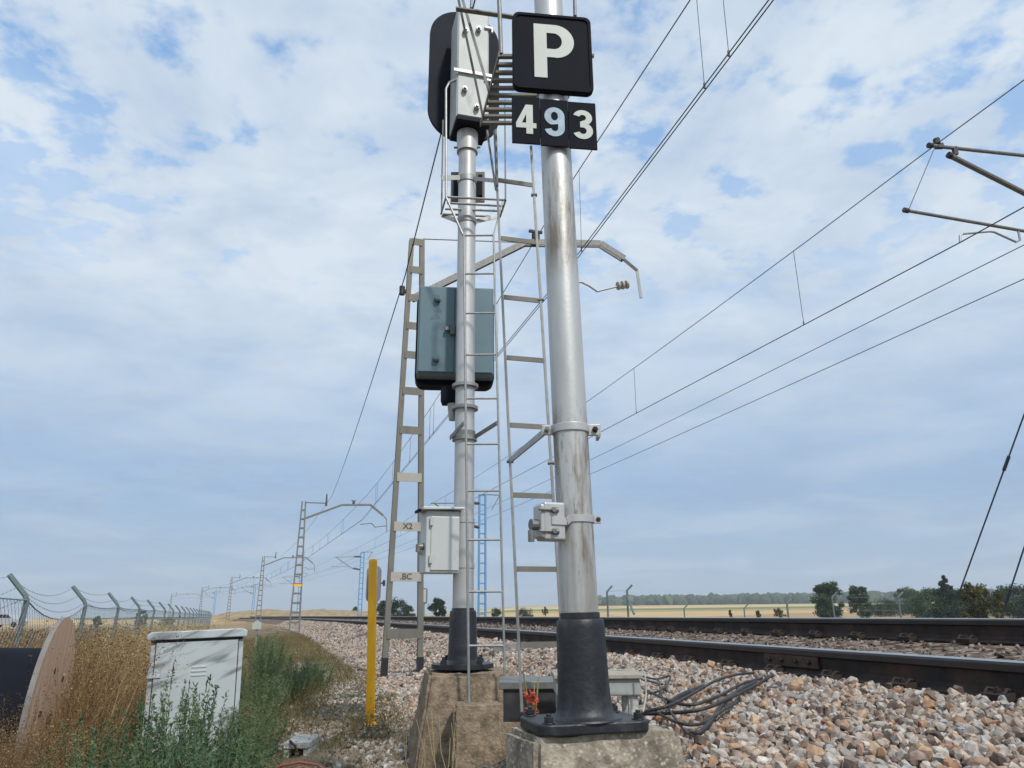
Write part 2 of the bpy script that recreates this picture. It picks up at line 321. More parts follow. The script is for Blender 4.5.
# ------------------------------------------------------------------ ground sheet
def make_ground():
    a = np.sinh(np.linspace(-1, 1, 321)*8.2)*1.15; a = a/abs(a).max()*5200
    # finer middle: x and y coordinates
    xs = a; ys = a + 6
    X, Y = np.meshgrid(xs, ys); Zz = hts(X, Y)
    d = np.hypot(X, Y)
    s, l = sl(X, Y)
    off = np.where((l > 1.12) & (l < 12.5) & (np.abs(s) < 420), -.25, 0)      # sits under the ballast bed
    nzv = np.array([noise.noise((x*.35, y*.35, 0)) for x, y in zip(X.ravel(), Y.ravel())]).reshape(X.shape)
    Zz = Zz + off + nzv*.05*np.clip(1.5-(l > 0)*1.2, .2, 1)
    n = len(xs); V = np.stack([X.ravel(), Y.ravel(), Zz.ravel()], 1)
    i = np.arange(n-1); I, J = np.meshgrid(i, i); b0 = (J*n+I).ravel()
    Fc = np.stack([b0, b0+1, b0+n+1, b0+n], 1)
    m = bpy.data.materials.new('dry_ground_and_fields'); m.use_nodes = True; nt = m.node_tree; L = nt.links; b = nt.nodes['Principled BSDF']
    b.inputs['Roughness'].default_value = .95; b.inputs['Specular IOR Level'].default_value = .1
    g = nd(nt, 'ShaderNodeNewGeometry'); n1 = nd(nt, 'ShaderNodeTexNoise'); n1.inputs['Scale'].default_value = 1.3; n1.inputs['Detail'].default_value = 9; L.new(g.outputs['Position'], n1.inputs['Vector'])
    r1 = nd(nt, 'ShaderNodeValToRGB'); e = r1.color_ramp.elements; e[0].position = .35; e[0].color = (.10, .075, .045, 1); e[1].position = .65; e[1].color = (.26, .20, .13, 1); L.new(n1.outputs['Fac'], r1.inputs[0])
    # far fields: long strips of stubble, fallow and green
    mp = nd(nt, 'ShaderNodeMapping'); mp.inputs['Scale'].default_value = (.0013, .0105, 0); mp.inputs['Rotation'].default_value = (0, 0, math.radians(4)); L.new(g.outputs['Position'], mp.inputs[0])
    v = nd(nt, 'ShaderNodeTexVoronoi'); v.inputs['Scale'].default_value = 1.0; v.inputs['Randomness'].default_value = .85; L.new(mp.outputs[0], v.inputs['Vector'])
    sp = nd(nt, 'ShaderNodeSeparateColor'); L.new(v.outputs['Color'], sp.inputs[0])
    r2 = nd(nt, 'ShaderNodeValToRGB'); r2.color_ramp.interpolation = 'CONSTANT'; cr = r2.color_ramp
    for k, (p, c) in enumerate([(0, (.52, .37, .18)), (.28, (.38, .27, .15)), (.42, (.58, .44, .22)), (.62, (.17, .21, .08)), (.80, (.50, .36, .19)), (.92, (.22, .22, .09))]):
        el = cr.elements[k] if k < 2 else cr.elements.new(p); el.position = p; el.color = (*c, 1)
    L.new(sp.outputs[0], r2.inputs[0])
    n4 = nd(nt, 'ShaderNodeTexNoise'); n4.inputs['Scale'].default_value = .05; n4.inputs['Detail'].default_value = 6; L.new(g.outputs['Position'], n4.inputs['Vector'])
    r4 = nd(nt, 'ShaderNodeMapRange'); r4.inputs[3].default_value = .75; r4.inputs[4].default_value = 1.2; L.new(n4.outputs['Fac'], r4.inputs[0])
    mm = nd(nt, 'ShaderNodeMixRGB', blend_type='MULTIPLY'); mm.inputs[0].default_value = 1; L.new(r2.outputs[0], mm.inputs[1]); L.new(r4.outputs[0], mm.inputs[2])
    ln = nd(nt, 'ShaderNodeVectorMath', operation='LENGTH'); L.new(g.outputs['Position'], ln.inputs[0])
    mr = nd(nt, 'ShaderNodeMapRange'); mr.inputs[1].default_value = 60; mr.inputs[2].default_value = 130; L.new(ln.outputs['Value'], mr.inputs[0])
    mx = nd(nt, 'ShaderNodeMixRGB'); L.new(mr.outputs[0], mx.inputs[0]); L.new(r1.outputs[0], mx.inputs[1]); L.new(mm.outputs[0], mx.inputs[2]); L.new(mx.outputs[0], b.inputs['Base Color'])
    bp = nd(nt, 'ShaderNodeBump'); bp.inputs['Strength'].default_value = .6; bp.inputs['Distance'].default_value = .05
    n5 = nd(nt, 'ShaderNodeTexNoise'); n5.inputs['Scale'].default_value = 14; n5.inputs['Detail'].default_value = 6; L.new(g.outputs['Position'], n5.inputs['Vector']); L.new(n5.outputs['Fac'], bp.inputs['Height']); L.new(bp.outputs[0], b.inputs['Normal'])
    o = np_mesh('ground', V, Fc.ravel(), np.full(len(Fc), 4), m, smooth=True, tagk=('dry earth and harvested fields running to the horizon', None, None, 'structure'))
    o.data.shade_smooth()
make_ground()

def make_bed():
    ss = np.concatenate([np.arange(-8, 14, .12), np.arange(14, 60, .5), np.arange(60, 410, 3)])
    ls = np.concatenate([[.95, 1.0], np.arange(1.05, 3.2, .09), np.arange(3.3, 12.4, .25), [12.4, 12.6]])
    V = []
    for s_ in ss:
        a = s_/R0; dx = N.x*math.cos(a)+U.x*math.sin(a); dy = N.y*math.cos(a)+U.y*math.sin(a)
        V.append(np.stack([CC.x+dx*(R0+ls), CC.y+dy*(R0+ls)], 1))
    V = np.array(V); Zz = hts(V[..., 0], V[..., 1]) - .028
    edge = (ls < 1.02) | (ls > 12.5); Zz[:, edge] -= .5
    ns, nl = len(ss), len(ls); VV = np.stack([V[..., 0].ravel(), V[..., 1].ravel(), Zz.ravel()], 1)
    I, J = np.meshgrid(np.arange(nl-1), np.arange(ns-1)); b0 = (J*nl+I).ravel(); Fc = np.stack([b0, b0+1, b0+nl+1, b0+nl], 1)
    m = bpy.data.materials.new('ballast_underlayer'); m.use_nodes = True; nt = m.node_tree; L = nt.links; b = nt.nodes['Principled BSDF']; b.inputs['Roughness'].default_value = .95; b.inputs['Specular IOR Level'].default_value = .1
    g = nd(nt, 'ShaderNodeNewGeometry'); v = nd(nt, 'ShaderNodeTexVoronoi'); v.inputs['Scale'].default_value = 15; L.new(g.outputs['Position'], v.inputs['Vector'])
    sp = nd(nt, 'ShaderNodeSeparateColor'); L.new(v.outputs['Color'], sp.inputs[0])
    r2 = nd(nt, 'ShaderNodeValToRGB'); cr = r2.color_ramp
    for k, (p, c) in enumerate([(0, (.04, .03, .025)), (.35, (.12, .09, .07)), (.6, (.24, .185, .145)), (.85, (.32, .26, .21)), (1, (.20, .12, .08))]):
        el = cr.elements[k] if k < 2 else cr.elements.new(p); el.position = p; el.color = (*c, 1)
    L.new(sp.outputs[0], r2.inputs[0])
    L.new(r2.outputs[0], b.inputs['Base Color'])
    bp = nd(nt, 'ShaderNodeBump'); bp.inputs['Strength'].default_value = 1; bp.inputs['Distance'].default_value = .05; bp.invert = True
    L.new(v.outputs['Distance'], bp.inputs['Height']); L.new(bp.outputs[0], b.inputs['Normal'])
    np_mesh('ballast_bed', VV, Fc.ravel(), np.full(len(Fc), 4), m, tagk=('raised bed of crushed stone carrying the railway line', None, None, 'structure'))
make_bed()

# ------------------------------------------------------------------ ballast stones
def hull_templates(n, pts, sq=(1, .8, .6), seed=1):
    r = np.random.default_rng(seed); out = []
    for k in range(n):
        bm = bmesh.new()
        for _ in range(pts):
            d = r.normal(size=3); d /= np.linalg.norm(d); d = np.sign(d)*np.abs(d)**.8
            bm.verts.new(d*np.array(sq)*r.uniform(.8, 1.08))
        res = bmesh.ops.convex_hull(bm, input=bm.verts)
        bmesh.ops.delete(bm, geom=[v for v in bm.verts if not v.link_faces], context='VERTS')
        bmesh.ops.triangulate(bm, faces=bm.faces); bm.verts.index_update()
        V = np.array([v.co[:] for v in bm.verts]); Fs = np.array([[v.index for v in f.verts] for f in bm.faces]); bm.free()
        out.append((V, Fs))
    return out
TPL = hull_templates(16, 19, (1, .85, .68), seed=3); TPS = hull_templates(8, 10, (1, .85, .68), seed=5)
def rot_mats(n, tilt=1.0):
    q = rng.normal(size=(n, 4)); q[:, 1:3] *= tilt; q /= np.linalg.norm(q, axis=1)[:, None]; w, x, y, z = q.T
    return np.stack([1-2*(y*y+z*z), 2*(x*y-z*w), 2*(x*z+y*w), 2*(x*y+z*w), 1-2*(x*x+z*z), 2*(y*z-x*w), 2*(x*z-y*w), 2*(y*z+x*w), 1-2*(x*x+y*y)], 1).reshape(n, 3, 3)
def scatter(P, size, templates, val):
    VV = []; FF = []; AA = []; off = 0; n = len(P); pick = rng.integers(0, len(templates), n); Rm = rot_mats(n)
    for k, (V, Fs) in enumerate(templates):
        idx = np.where(pick == k)[0]
        if not len(idx): continue
        A = np.einsum('nij,vj->nvi', Rm[idx], V)*size[idx][:, None, None] + P[idx][:, None, :]
        VV.append(A.reshape(-1, 3)); nv = len(V)
        FF.append((Fs[None]+ (np.arange(len(idx))*nv)[:, None, None] + off).reshape(-1, 3)); AA.append(np.repeat(val[idx], nv)); off += nv*len(idx)
    return np.concatenate(VV), np.concatenate(FF), np.concatenate(AA)
def trk_np(s, l):
    a = s/R0; return CC.x+(N.x*np.cos(a)+U.x*np.sin(a))*(R0+l), CC.y+(N.y*np.cos(a)+U.y*np.sin(a))*(R0+l)
BLOCKS = []      # (x0,x1,y0,y1) kept clear of stones
def zone(n, s0, s1, l0, l1, r0, r1, up=(-.3, .9), pw=1.0):
    s = s0+(s1-s0)*rng.random(n)**pw; l = rng.uniform(l0, l1, n)
    if callable(n): pass
    x, y = trk_np(s, l); r = r0+(r1-r0)*rng.random(n)**1.3; r *= np.where(rng.random(n) < .08, 1.45, 1)
    z = hts(x, y) + rng.uniform(up[0], up[1], n)*r - .01
    return np.stack([x, y, z], 1), r, s, l
STONE = rmat('crushed_quartzite', [(0, (.08, .058, .048)), (.12, (.17, .118, .09)), (.30, (.31, .235, .185)), (.45, (.36, .325, .295)), (.56, (.45, .38, .31)), (.68, (.37, .36, .35)), (.8, (.44, .30, .19)), (.9, (.32, .165, .09)), (1, (.56, .51, .45))], .75, noise_scale=38, spec=.4)
parts = []
for args in ((38000, -1.5, 8.5, .75, 3.14, .015, .029), (26000, 8, 24, 1.0, 3.1, .022, .036), (16000, 24, 75, 1.1, 3.1, .032, .052)):
    parts.append(zone(*args, pw=1.0))
P = np.concatenate([p[0] for p in parts]); Rr = np.concatenate([p[1] for p in parts])
keep = ~((P[:, 0] > -.02) & (P[:, 0] < .60) & (P[:, 1] > 2.42) & (P[:, 1] < 2.95))
keep &= ~((P[:, 0] > -.60) & (P[:, 0] < .04) & (P[:, 1] > 4.3) & (P[:, 1] < 5.5))
P, Rr = P[keep], Rr[keep]
V_, F_, A_ = scatter(P, Rr, TPL, rng.random(len(P)))
np_mesh('ballast', V_, F_.ravel(), np.full(len(F_), 3), STONE, A_, ('crushed grey, pink and rusty stones banked beside the track', None, None, 'stuff'))
STONE2 = rmat('dusty_track_stone', [(0, (.045, .035, .03)), (.3, (.12, .095, .08)), (.6, (.22, .18, .15)), (.85, (.33, .28, .24)), (.95, (.20, .12, .08)), (1, (.55, .52, .48))], .8, noise_scale=30)
p1 = zone(11000, -2, 14, 3.45, 5.6, .016, .028, up=(-2.4, -.3)); p2 = zone(7000, 14, 50, 3.3, 5.6, .024, .038, up=(-1.4, .1)); p3 = zone(3500, -2, 14, 5.6, 7.3, .026, .04)
P = np.concatenate([p1[0], p2[0], p3[0]]); Rr = np.concatenate([p1[1], p2[1], p3[1]])
V_, F_, A_ = scatter(P, Rr, TPS, rng.random(len(P)))
np_mesh('track_stones', V_, F_.ravel(), np.full(len(F_), 3), STONE2, A_, ('darker dusty stones between the rails and sleepers', None, None, 'stuff'))
# loose stones in the ditch
GCH = gpt(300, 757)
n = 11000; s = 2.2+14*rng.random(n)**1.3; l = 1.1 - np.abs(rng.normal(0, .75, n)); x, y = trk_np(s, l); r = rng.uniform(.010, .032, n)
P = np.stack([x, y, hts(x, y)+r*.15], 1)
keep = ~((P[:, 0] > GCH.x-.2) & (P[:, 0] < GCH.x+.2) & (P[:, 1] > GCH.y-.5) & (P[:, 1] < GCH.y+.42)) & ~((P[:, 0] > -.66) & (P[:, 0] < .05) & (P[:, 1] > 4.3) & (P[:, 1] < 5.5)) & ~((P[:, 0] > -.06) & (P[:, 0] < .62) & (P[:, 1] > 2.35) & (P[:, 1] < 3.0))
P, r = P[keep], r[keep]; V_, F_, A_ = scatter(P, r, TPL, rng.random(len(P)))
np_mesh('loose_gravel', V_, F_.ravel(), np.full(len(F_), 3), rmat('pale_loose_stone', [(0, (.10, .075, .055)), (.35, (.22, .17, .13)), (.65, (.30, .255, .21)), (.9, (.40, .375, .34)), (1, (.55, .54, .5))], .8, noise_scale=30), A_, ('pale loose stones scattered along the ditch below the ballast', None, None, 'stuff'))

# ------------------------------------------------------------------ rails and sleepers
RP = [(-.075, 0), (-.075, .012), (-.018, .03), (-.009, .045), (-.009, .115), (-.034, .128), (-.036, .158), (-.030, .170), (.030, .170), (.036, .158), (.034, .128), (.009, .115), (.009, .045), (.018, .03), (.075, .012), (.075, 0)]
def rail(l, ztop, label, joint=None, s0=-5, s1=330):
    ss = list(np.arange(s0, 20, .5))+list(np.arange(20, 80, 2))+list(np.arange(80, s1, 5)); n = len(RP)
    mid = trk(3, l, ztop-.17); root = thing('rail', mid, label, 'rail', 'rails of the railway line')
    mb = MB(); vs = []; fs = []; ms = []
    for s_ in ss:
        for a, b in RP: vs.append(trk(s_, l+a, ztop-.172+b+a*.1))
    for k in range(len(ss)-1):
        for i in range(n-1):
            fs.append((k*n+i, k*n+i+1, (k+1)*n+i+1, (k+1)*n+i)); ms.append(2 if i == 7 else (1 if i in (5, 6, 8, 9) else 0))
    fs.append(tuple(range(n))); ms.append(0)
    mb.v = vs; mb.f = fs; mb.m = ms; mb.build('rail_bar', [M['rust'], M['railhead'], M['railtop']], root)
    if joint is not None:
        for sgn in (-1, 1):
            f = MB(); a = trk(joint-.30, l+sgn*.024, ztop-.09); b_ = trk(joint+.30, l+sgn*.024, ztop-.09)
            f.bar(a, b_, .016, .075, side=N); fp = f.build('fishplate', M['fish'], root, bevel=.004)
            for q in (-.22, -.08, .08, .22): p = trk(joint+q, l+sgn*.032, ztop-.09); MB().cyl(p, p+N*(sgn*.025), .014, n=6).build('fishplate_bolt', M['clip'], fp)
    return root
rail(3.35, -.235, 'near running rail bordering the heaped stones, rusty web and worn top', joint=4.75)
rail(5.09, -.06, 'second rail from the signal posts, its top nearly level with the horizon')
rail(7.65, -.33, 'near rail of the hidden second track behind the raised line')
rail(9.39, -.15, 'far rail of the hidden second track behind the raised line')
def sleeper_mesh():
    root = thing('sleeper', (0, 0, 0), 'x', 'sleeper', 'sleepers under the near track')
    mb = MB(); tops = [(-1.3, .11), (-.45, .09), (.45, .09), (1.3, .11)]
    X, Y = Vector((1, 0, 0)), Vector((0, 1, 0))
    vs = []; fs = []
    for lx, w in ((-1.3, .13), (-.4, .11), (.4, .11), (1.3, .13)):
        h = .0 if abs(lx) > 1 else -.03
        vs += [Vector((lx, -w-.03, -.2)), Vector((lx, -w, h)), Vector((lx, w, h)), Vector((lx, w+.03, -.2))]
    for k in range(3):
        for i in range(3): fs.append((k*4+i, k*4+i+1, k*4+5+i, k*4+4+i))
    fs += [(3, 2, 1, 0), (12, 13, 14, 15)]; mb.add(vs, fs); mb.build('concrete_beam', M['sleeper'], root, bevel=.012)
    for lx in (-.87, .87):
        for sg in (-1, 1):
            c = MB(); x0 = lx+sg*.10
            c.box((x0, 0, .018), (.09, .13, .035)); c.cyl((x0, 0, .03), (x0, 0, .05), .018, n=6); c.cyl((x0, 0, .05), (x0, 0, .062), .010, n=8)
            c.tube([(x0+sg*.03, -.05, .03), (x0, -.055, .055), (x0-sg*.05, -.03, .04), (x0-sg*.05, .03, .04), (x0, .055, .055), (x0+sg*.03, .05, .03)], .008, 6)
            c.build('rail_clip', M['clip'], root)
    return root
sl0 = sleeper_mesh(); k = 0; s_ = .05
while s_ < 48:
    a = s_/R0
    if k == 0: o = sl0
    elif s_ < 16: o = copy_tree(sl0)
    else:
        o = sl0.copy(); COL.objects.link(o)
        c = sl0.children[0].copy(); COL.objects.link(c); c.parent = o
    o.location = trk(s_, 4.22, -.407+.087+.004)
    o.rotation_euler = Matrix.Rotation(-(HD)+a, 3, 'Z').to_euler()
    o.rotation_euler = (Matrix.Rotation(-HD+a, 3, 'Z') @ Matrix.Rotation(-math.atan(.1), 3, 'Y')).to_euler()
    o['label'] = 'dusty concrete sleeper lying across the stones under the near pair of rails'
    k += 1; s_ += .6

# ------------------------------------------------------------------ concrete foundation blocks
def rough_block(name, pts_top, z_top, grow, z_bot, material, tag, jitter=.006, seed=1):
    """pts_top: four corners counter-clockwise; faces finely divided and roughened"""
    bm = bmesh.new(); c = sum((Vector(p) for p in pts_top), Vector((0, 0, 0)))/4
    t = [bm.verts.new((p[0], p[1], z_top)) for p in pts_top]
    b = [bm.verts.new((p[0]+(p[0]-c.x)*grow[0], p[1]+(p[1]-c.y)*grow[1], z_bot)) for p in pts_top]
    bm.faces.new(t)
    for i in range(4): bm.faces.new((t[i], b[i], b[(i+1) % 4], t[(i+1) % 4]))
    bmesh.ops.bevel(bm, geom=[e for e in bm.edges], offset=.018, segments=2, affect='EDGES')
    for _ in range(4): bmesh.ops.subdivide_edges(bm, edges=[e for e in bm.edges if e.calc_length() > .035], cuts=1, use_grid_fill=True)
    bmesh.ops.recalc_face_normals(bm, faces=bm.faces); bm.normal_update()
    for v in bm.verts:
        p = v.co*9+Vector((seed*7, 0, 0)); q = v.co*38
        v.co += v.normal*(noise.noise(p)*jitter*1.3+noise.noise(q)*jitter*.9)
    me = bpy.data.meshes.new(name); org = Vector((c.x, c.y, z_bot)); bmesh.ops.translate(bm, verts=bm.verts, vec=-org); bm.to_mesh(me); bm.free()
    me.materials.append(material); me.shade_smooth()
    try: me.set_sharp_from_angle(angle=math.radians(50))
    except Exception: pass
    o = bpy.data.objects.new(name, me); COL.objects.link(o); o.location = org; settag(o, *tag); return o
zP = -.385
fr = atz(536, 739, zP); lf = atz(505, 727.5, zP); rt = atz(684, 731, zP); bk = lf+(rt-fr)
ctrP = (fr+bk)/2
rough_block('foundation_block', [fr, rt, bk, lf], zP, (.06, .06), -1.0, M['conc'], ('speckled grey concrete block under the thick post with the letter plate', 'concrete block', 'concrete foundation blocks'), .007, 1)
zS = -.345
f0 = atz(430, 674, zS); f1 = atz(507, 674, zS)
rough_block('foundation_block', [f0, f1, f1+Vector((.03, .62, 0)), f0+Vector((-.10, .62, 0))], zS, (.62, .22), -1.25, M['conc2'], ('tall tapering earth-stained concrete block under the thin signal post', 'concrete block', 'concrete foundation blocks'), .008, 2)
g0 = atY(454, 706, 4.52); g1 = atY(520, 706, 4.52); zL = (g0.z+g1.z)/2
rough_block('foundation_block', [g0, g1, g1+Vector((0, .26, 0)), g0+Vector((-.02, .26, 0))], zL, (.10, .1), -1.25, M['conc2'], ('lower mossy yellowish block holding the feet of the thin ladder', 'concrete block', 'concrete foundation blocks'), .008, 3)

# ------------------------------------------------------------------ letter post (thick post)
YP = 2.78
pb = atY(585, 716, YP); pt = atY(545, -60, YP)
def on(p0, p1, x, y, Y=None):
    """point on an axis p0->p1 at the height where the row y crosses it"""
    r = ray(x, y); z = r.z/r.y*p0.y; t = (z-p0.z)/(p1.z-p0.z); return p0+(p1-p0)*t
AP = (pt-pb).normalized()
root = thing('sign_post', (pb.x, pb.y, zP), 'thick weathered silver post carrying the white letter P plate and number 493', 'sign post')
pole_r = .0672
c0 = on(pb, pt, 577, 615)
mb = MB(); mb.lathe(pb, [(pole_r, .15), (pole_r*1.0, 1.2), (pole_r*.98, 2.2), (pole_r*.97, (pt-pb).length)], 48, AP); mb.build('pole', M['silver_worn'], root, smooth=True)
h612 = (c0-pb).length
slv = MB()
prof = [(.130, .0), (.127, .006), (.112, .010), (.102, .020), (.0965, .040), (.0925, .07), (.090, .11), (.086, h612-.035), (.0845, h612-.012), (.081, h612-.006), (.0720, h612-.004), (.0715, h612+.016), (.068, h612+.018)]
slv.lathe(Vector((pb.x, pb.y, zP+.038)), prof, 48, AP); sb = slv.build('base_sleeve', M['black'], root, smooth=True)
# base plate, square to the block
ex = (rt-fr).normalized(); ey = (bk-rt); ey = (ey - ex*ey.dot(ex)).normalized()
ctr = Vector((pb.x, pb.y, zP+.004))+ey*.02
bp_ = MB(); bp_.prism(rrect(.395, .28, .045), ctr+Z*.0, ex, ey, Z, .036); bp_.build('base_plate', M['black'], root, bevel=.006)
for i in (-1, 1):
    for j in (-1, 1):
        b_ = MB(); p = ctr+ex*(i*.160)+ey*(j*.105)+Z*.036; b_.cyl(p, p+Z*.004, .022, n=16); b_.cyl(p+Z*.004, p+Z*.022, .017, n=6); b_.cyl(p+Z*.022, p+Z*.03, .009, n=8); b_.build('anchor_bolt', M['black'], root, bevel=.002)
# plates face the camera side, seen from below
def face_axes(yaw):
    a = math.radians(yaw); n = Vector((math.sin(a), -math.cos(a), 0)); x = Vector((math.cos(a), math.sin(a), 0)); return x, n
GW = .042
def glyph(kind, cx, cz, h, X, Nn, c, off, material, parent, name):
    """solid letter from stroke outlines; coordinates 0..1 high"""
    def arc(cx_, cy_, rx, ry, a0, a1, n=22): return [(cx_+rx*math.cos(math.radians(a0+(a1-a0)*i/n)), cy_+ry*math.sin(math.radians(a0+(a1-a0)*i/n))) for i in range(n+1)]
    w = .19
    if kind == 'P':
        outer = [(0, 0), (.20, 0), (.20, .385), (.33, .385)]+arc(.33, .69, .30, .31, -90, 90)+[(0, 1.0)]
        inner = [(.20, .54), (.31, .54)]+arc(.31, .69, .13, .15, -90, 90)+[(.20, .84)]
        loops = [outer, inner]
    elif kind == '4':
        loops = [[(.30, 0), (.50, 0), (.50, .20), (.60, .20), (.60, .37), (.50, .37), (.50, 1.0), (.29, 1.0), (0, .36), (0, .20), (.30, .20)], [(.175, .37), (.30, .37), (.30, .68)]]
    elif kind == '9':
        outer = arc(.30, .70, .30, .30, 200, -20+0)
        outer = arc(.30, .69, .30, .31, 250, 0, 26)+[(.60, .30)]+arc(.30, .29, .30, .29, 0, -168, 22)+arc(.30, .29, .105, .115, -168, 0, 12)+[(.405, .43)]
        outer = [p for p in outer]
        inner = arc(.30, .695, .105, .15, 0, 360, 24)[:-1]
        loops = [outer, inner]
    else:
        top = arc(.30, .735, .29, .265, 160, -62, 22); 
        bot = arc(.30, .285, .30, .285, 62, -160, 22)
        ibot = arc(.30, .285, .11, .115, -160, 80, 16); itop = arc(.30, .735, .105, .10, -80, 160, 16)
        loops = [top+bot+ibot+[(.22, .40), (.22, .59)]+itop]
    cu = bpy.data.curves.new(name, 'CURVE'); cu.dimensions = '2D'; cu.fill_mode = 'BOTH'; cu.extrude = .0012
    wd = .60 if kind != 'P' else .67
    for lp in loops:
        sp = cu.splines.new('POLY'); sp.points.add(len(lp)-1); sp.use_cyclic_u = True
        for q, (a, b) in zip(sp.points, lp): q.co = ((a-wd/2)*h, (b-.5)*h, 0, 1)
    tmp = bpy.data.objects.new('tmp', cu); COL.objects.link(tmp); dg = bpy.context.evaluated_depsgraph_get()
    me = bpy.data.meshes.new_from_object(tmp.evaluated_get(dg)); bpy.data.objects.remove(tmp)
    base = c + X*cx + Z*cz + Nn*off; org = Vector(parent['_org'])
    for v in me.vertices:
        p = base + X*v.co.x + Z*v.co.y + Nn*v.co.z; v.co = p-org
    me.materials.clear(); me.materials.append(material)
    o = bpy.data.objects.new(name, me); COL.objects.link(o); o.parent = parent; o['_org'] = tuple(org); return o
X_, N_ = face_axes(7)
yf = YP-.085
def plate_pts(x0, x1, yt, yb):
    a = atY((x0+x1)/2, yt, yf); b = atY((x0+x1)/2, yb, yf); w = (atY(x1, (yt+yb)/2, yf)-atY(x0, (yt+yb)/2, yf)).length; return (a+b)/2, w, (a-b).length
cP, wP, hP = plate_pts(512, 593.5, 15, 91)
lp = MB(); lp.prism(rrect(wP-.004, hP, .032), cP, X_, Z, -N_, .028); lpo = lp.build('letter_plate', M['blackplate'], root, bevel=.004)
rim = MB()   # raised rim on the face
ro, ri = rrect(wP-.008, hP-.006, .03), rrect(wP-.034, hP-.032, .024)
n_ = len(ro); c_ = cP
vs = [c_+X_*a+Z*b for a, b in ro]+[c_+X_*a+Z*b+N_*.006 for a, b in ro]+[c_+X_*a+Z*b+N_*.006 for a, b in ri]+[c_+X_*a+Z*b for a, b in ri]
rim.add(vs, [((k*n_+i), (k*n_+(i+1) % n_), ((k+1)*n_+(i+1) % n_), ((k+1)*n_+i)) for k in range(3) for i in range(n_)]); rim.build('rim', M['blackplate'], lpo)
glyph('P', .012, .004, hP*.70, X_, N_, cP, .0016, M['letter'], lpo, 'letter')
for q in (-.1, .1):
    b_ = MB(); p = cP+X_*(wP/2-.006)+Z*q*.35; 
b_ = MB(); p = cP+X_*(wP/2-.004)+Z*.01-N_*.012; b_.cyl(p, p+X_*.012, .011, n=8); b_.build('side_bolt', M['galv'], lpo)
cN, wN, hN = plate_pts(511.5, 597.5, 99.5, 146)
# number plate: three square panels side by side, very slightly tilted
npo = MB().box(cN-N_*.012, (wN-.01, .006, hN*.6), (X_, N_, Z)).build('number_plate', M['galv_dark'], root)
for i, g in enumerate('493'):
    cx = (i-1)*wN/3; pc = cN+X_*cx - Z*(i-1)*.004
    MB().box(pc-N_*.004, (wN/3-.0015, .008, hN), (X_, N_, Z)).build('number_panel', M['blackplate'], npo, bevel=.0015)
    glyph(g, 0, .002, hN*.62, X_, N_, pc, .0016, M['letter_blue'] if g == '9' else M['letter'], npo, 'digit')
MB().bar(cN-N_*.018-X_*.06+Z*.05, cN-N_*.018-X_*.06-Z*.05, .03, .012, side=X_).bar(cN-N_*.018+X_*.06+Z*.05, cN-N_*.018+X_*.06-Z*.05, .03, .012, side=X_).build('plate_bracket', M['galv'], npo)
pcl = on(pb, pt, 552, 92); MB().cyl(pcl-AP*.02, pcl+AP*.02, pole_r+.008, n=40).build('plate_clamp', M['silver'], root, smooth=True)
# collar with ears
cc = on(pb, pt, 570, 430)
mb = MB(); mb.cyl(cc-AP*.016, cc+AP*.016, pole_r+.006, n=48)
e1 = cc+Vector((-.085, 0, 0)); e2 = cc+Vector((.09, .005, 0))
mb.box(e1, (.05, .012, .04)); mb.box(e2, (.055, .014, .045)); mb.box(e2+Vector((.02, .03, -.004)), (.012, .07, .05))
clamp = mb.build('ladder_clamp', M['silver'], root, bevel=.003)
b_ = MB(); bolt(b_, e1+Vector((-.005, -.006, 0)), (0, -1, 0), .011, .01); b_.build('clamp_bolt', M['galv_dark'], clamp)
b_ = MB(); bolt(b_, e2+Vector((.005, -.007, 0)), (0, -1, 0), .012, .01); b_.build('clamp_bolt', M['clip'], clamp)
# ladder behind the post
YL = 3.42
lt, lb = atY(494.5, 131, YL), atY(522, 712, YL); rt_, rb_ = atY(531, 146, YL+.05), atY(566, 700, YL+.05)
lad = MB().box(cc+Vector((0, .2, 0)), (.001, .001, .001)).build('ladder', M['galv_dark'], root)
lad.data.clear_geometry()
_m = MB()
# the ladder part carries its left stile; the rest are sub-parts
bpy.data.objects.remove(lad); lad = MB().bar(lb, lt, .013, .012, side=(1, 0, 0)).build('ladder', M['galv'], root, bevel=.002)
MB().bar(rb_, rt_, .014, .012, side=(1, 0, 0)).build('stile', M['galv'], lad, bevel=.002)
def onseg(a, b, z): return a+(b-a)*((z-a.z)/(b.z-a.z))
for y in (180, 238, 297, 357.5, 425, 495, 569, 645):
    z = atY(515, y, YL).z
    MB().bar(onseg(lb, lt, z)+Vector((.008, 0, 0)), onseg(rb_, rt_, z)-Vector((.006, 0, 0)), .007, .024, side=(0, 1, 0)).build('rung', M['mast'], lad)
bk_ = onseg(lb, lt, atY(508, 461, YL).z)
MB().bar(bk_+Vector((0, -.012, 0)), e1+Vector((-.01, .012, 0)), .008, .030, side=(0, 1, 0)).build('ladder_bracket', M['galv'], root, bevel=.002)
for (p_, y) in ((lb, 461), (rb_, 461), (rb_, 190), (rb_, 296)):
    a_, b2 = (lb, lt) if p_ is lb else (rb_, rt_); q = onseg(a_, b2, atY(520, y, YL).z); b_ = MB(); b_.cyl(q+Vector((-.016, 0, 0)), q+Vector((.016, 0, 0)), .010, n=8); b_.build('stile_bolt', M['galv_dark'], lad)
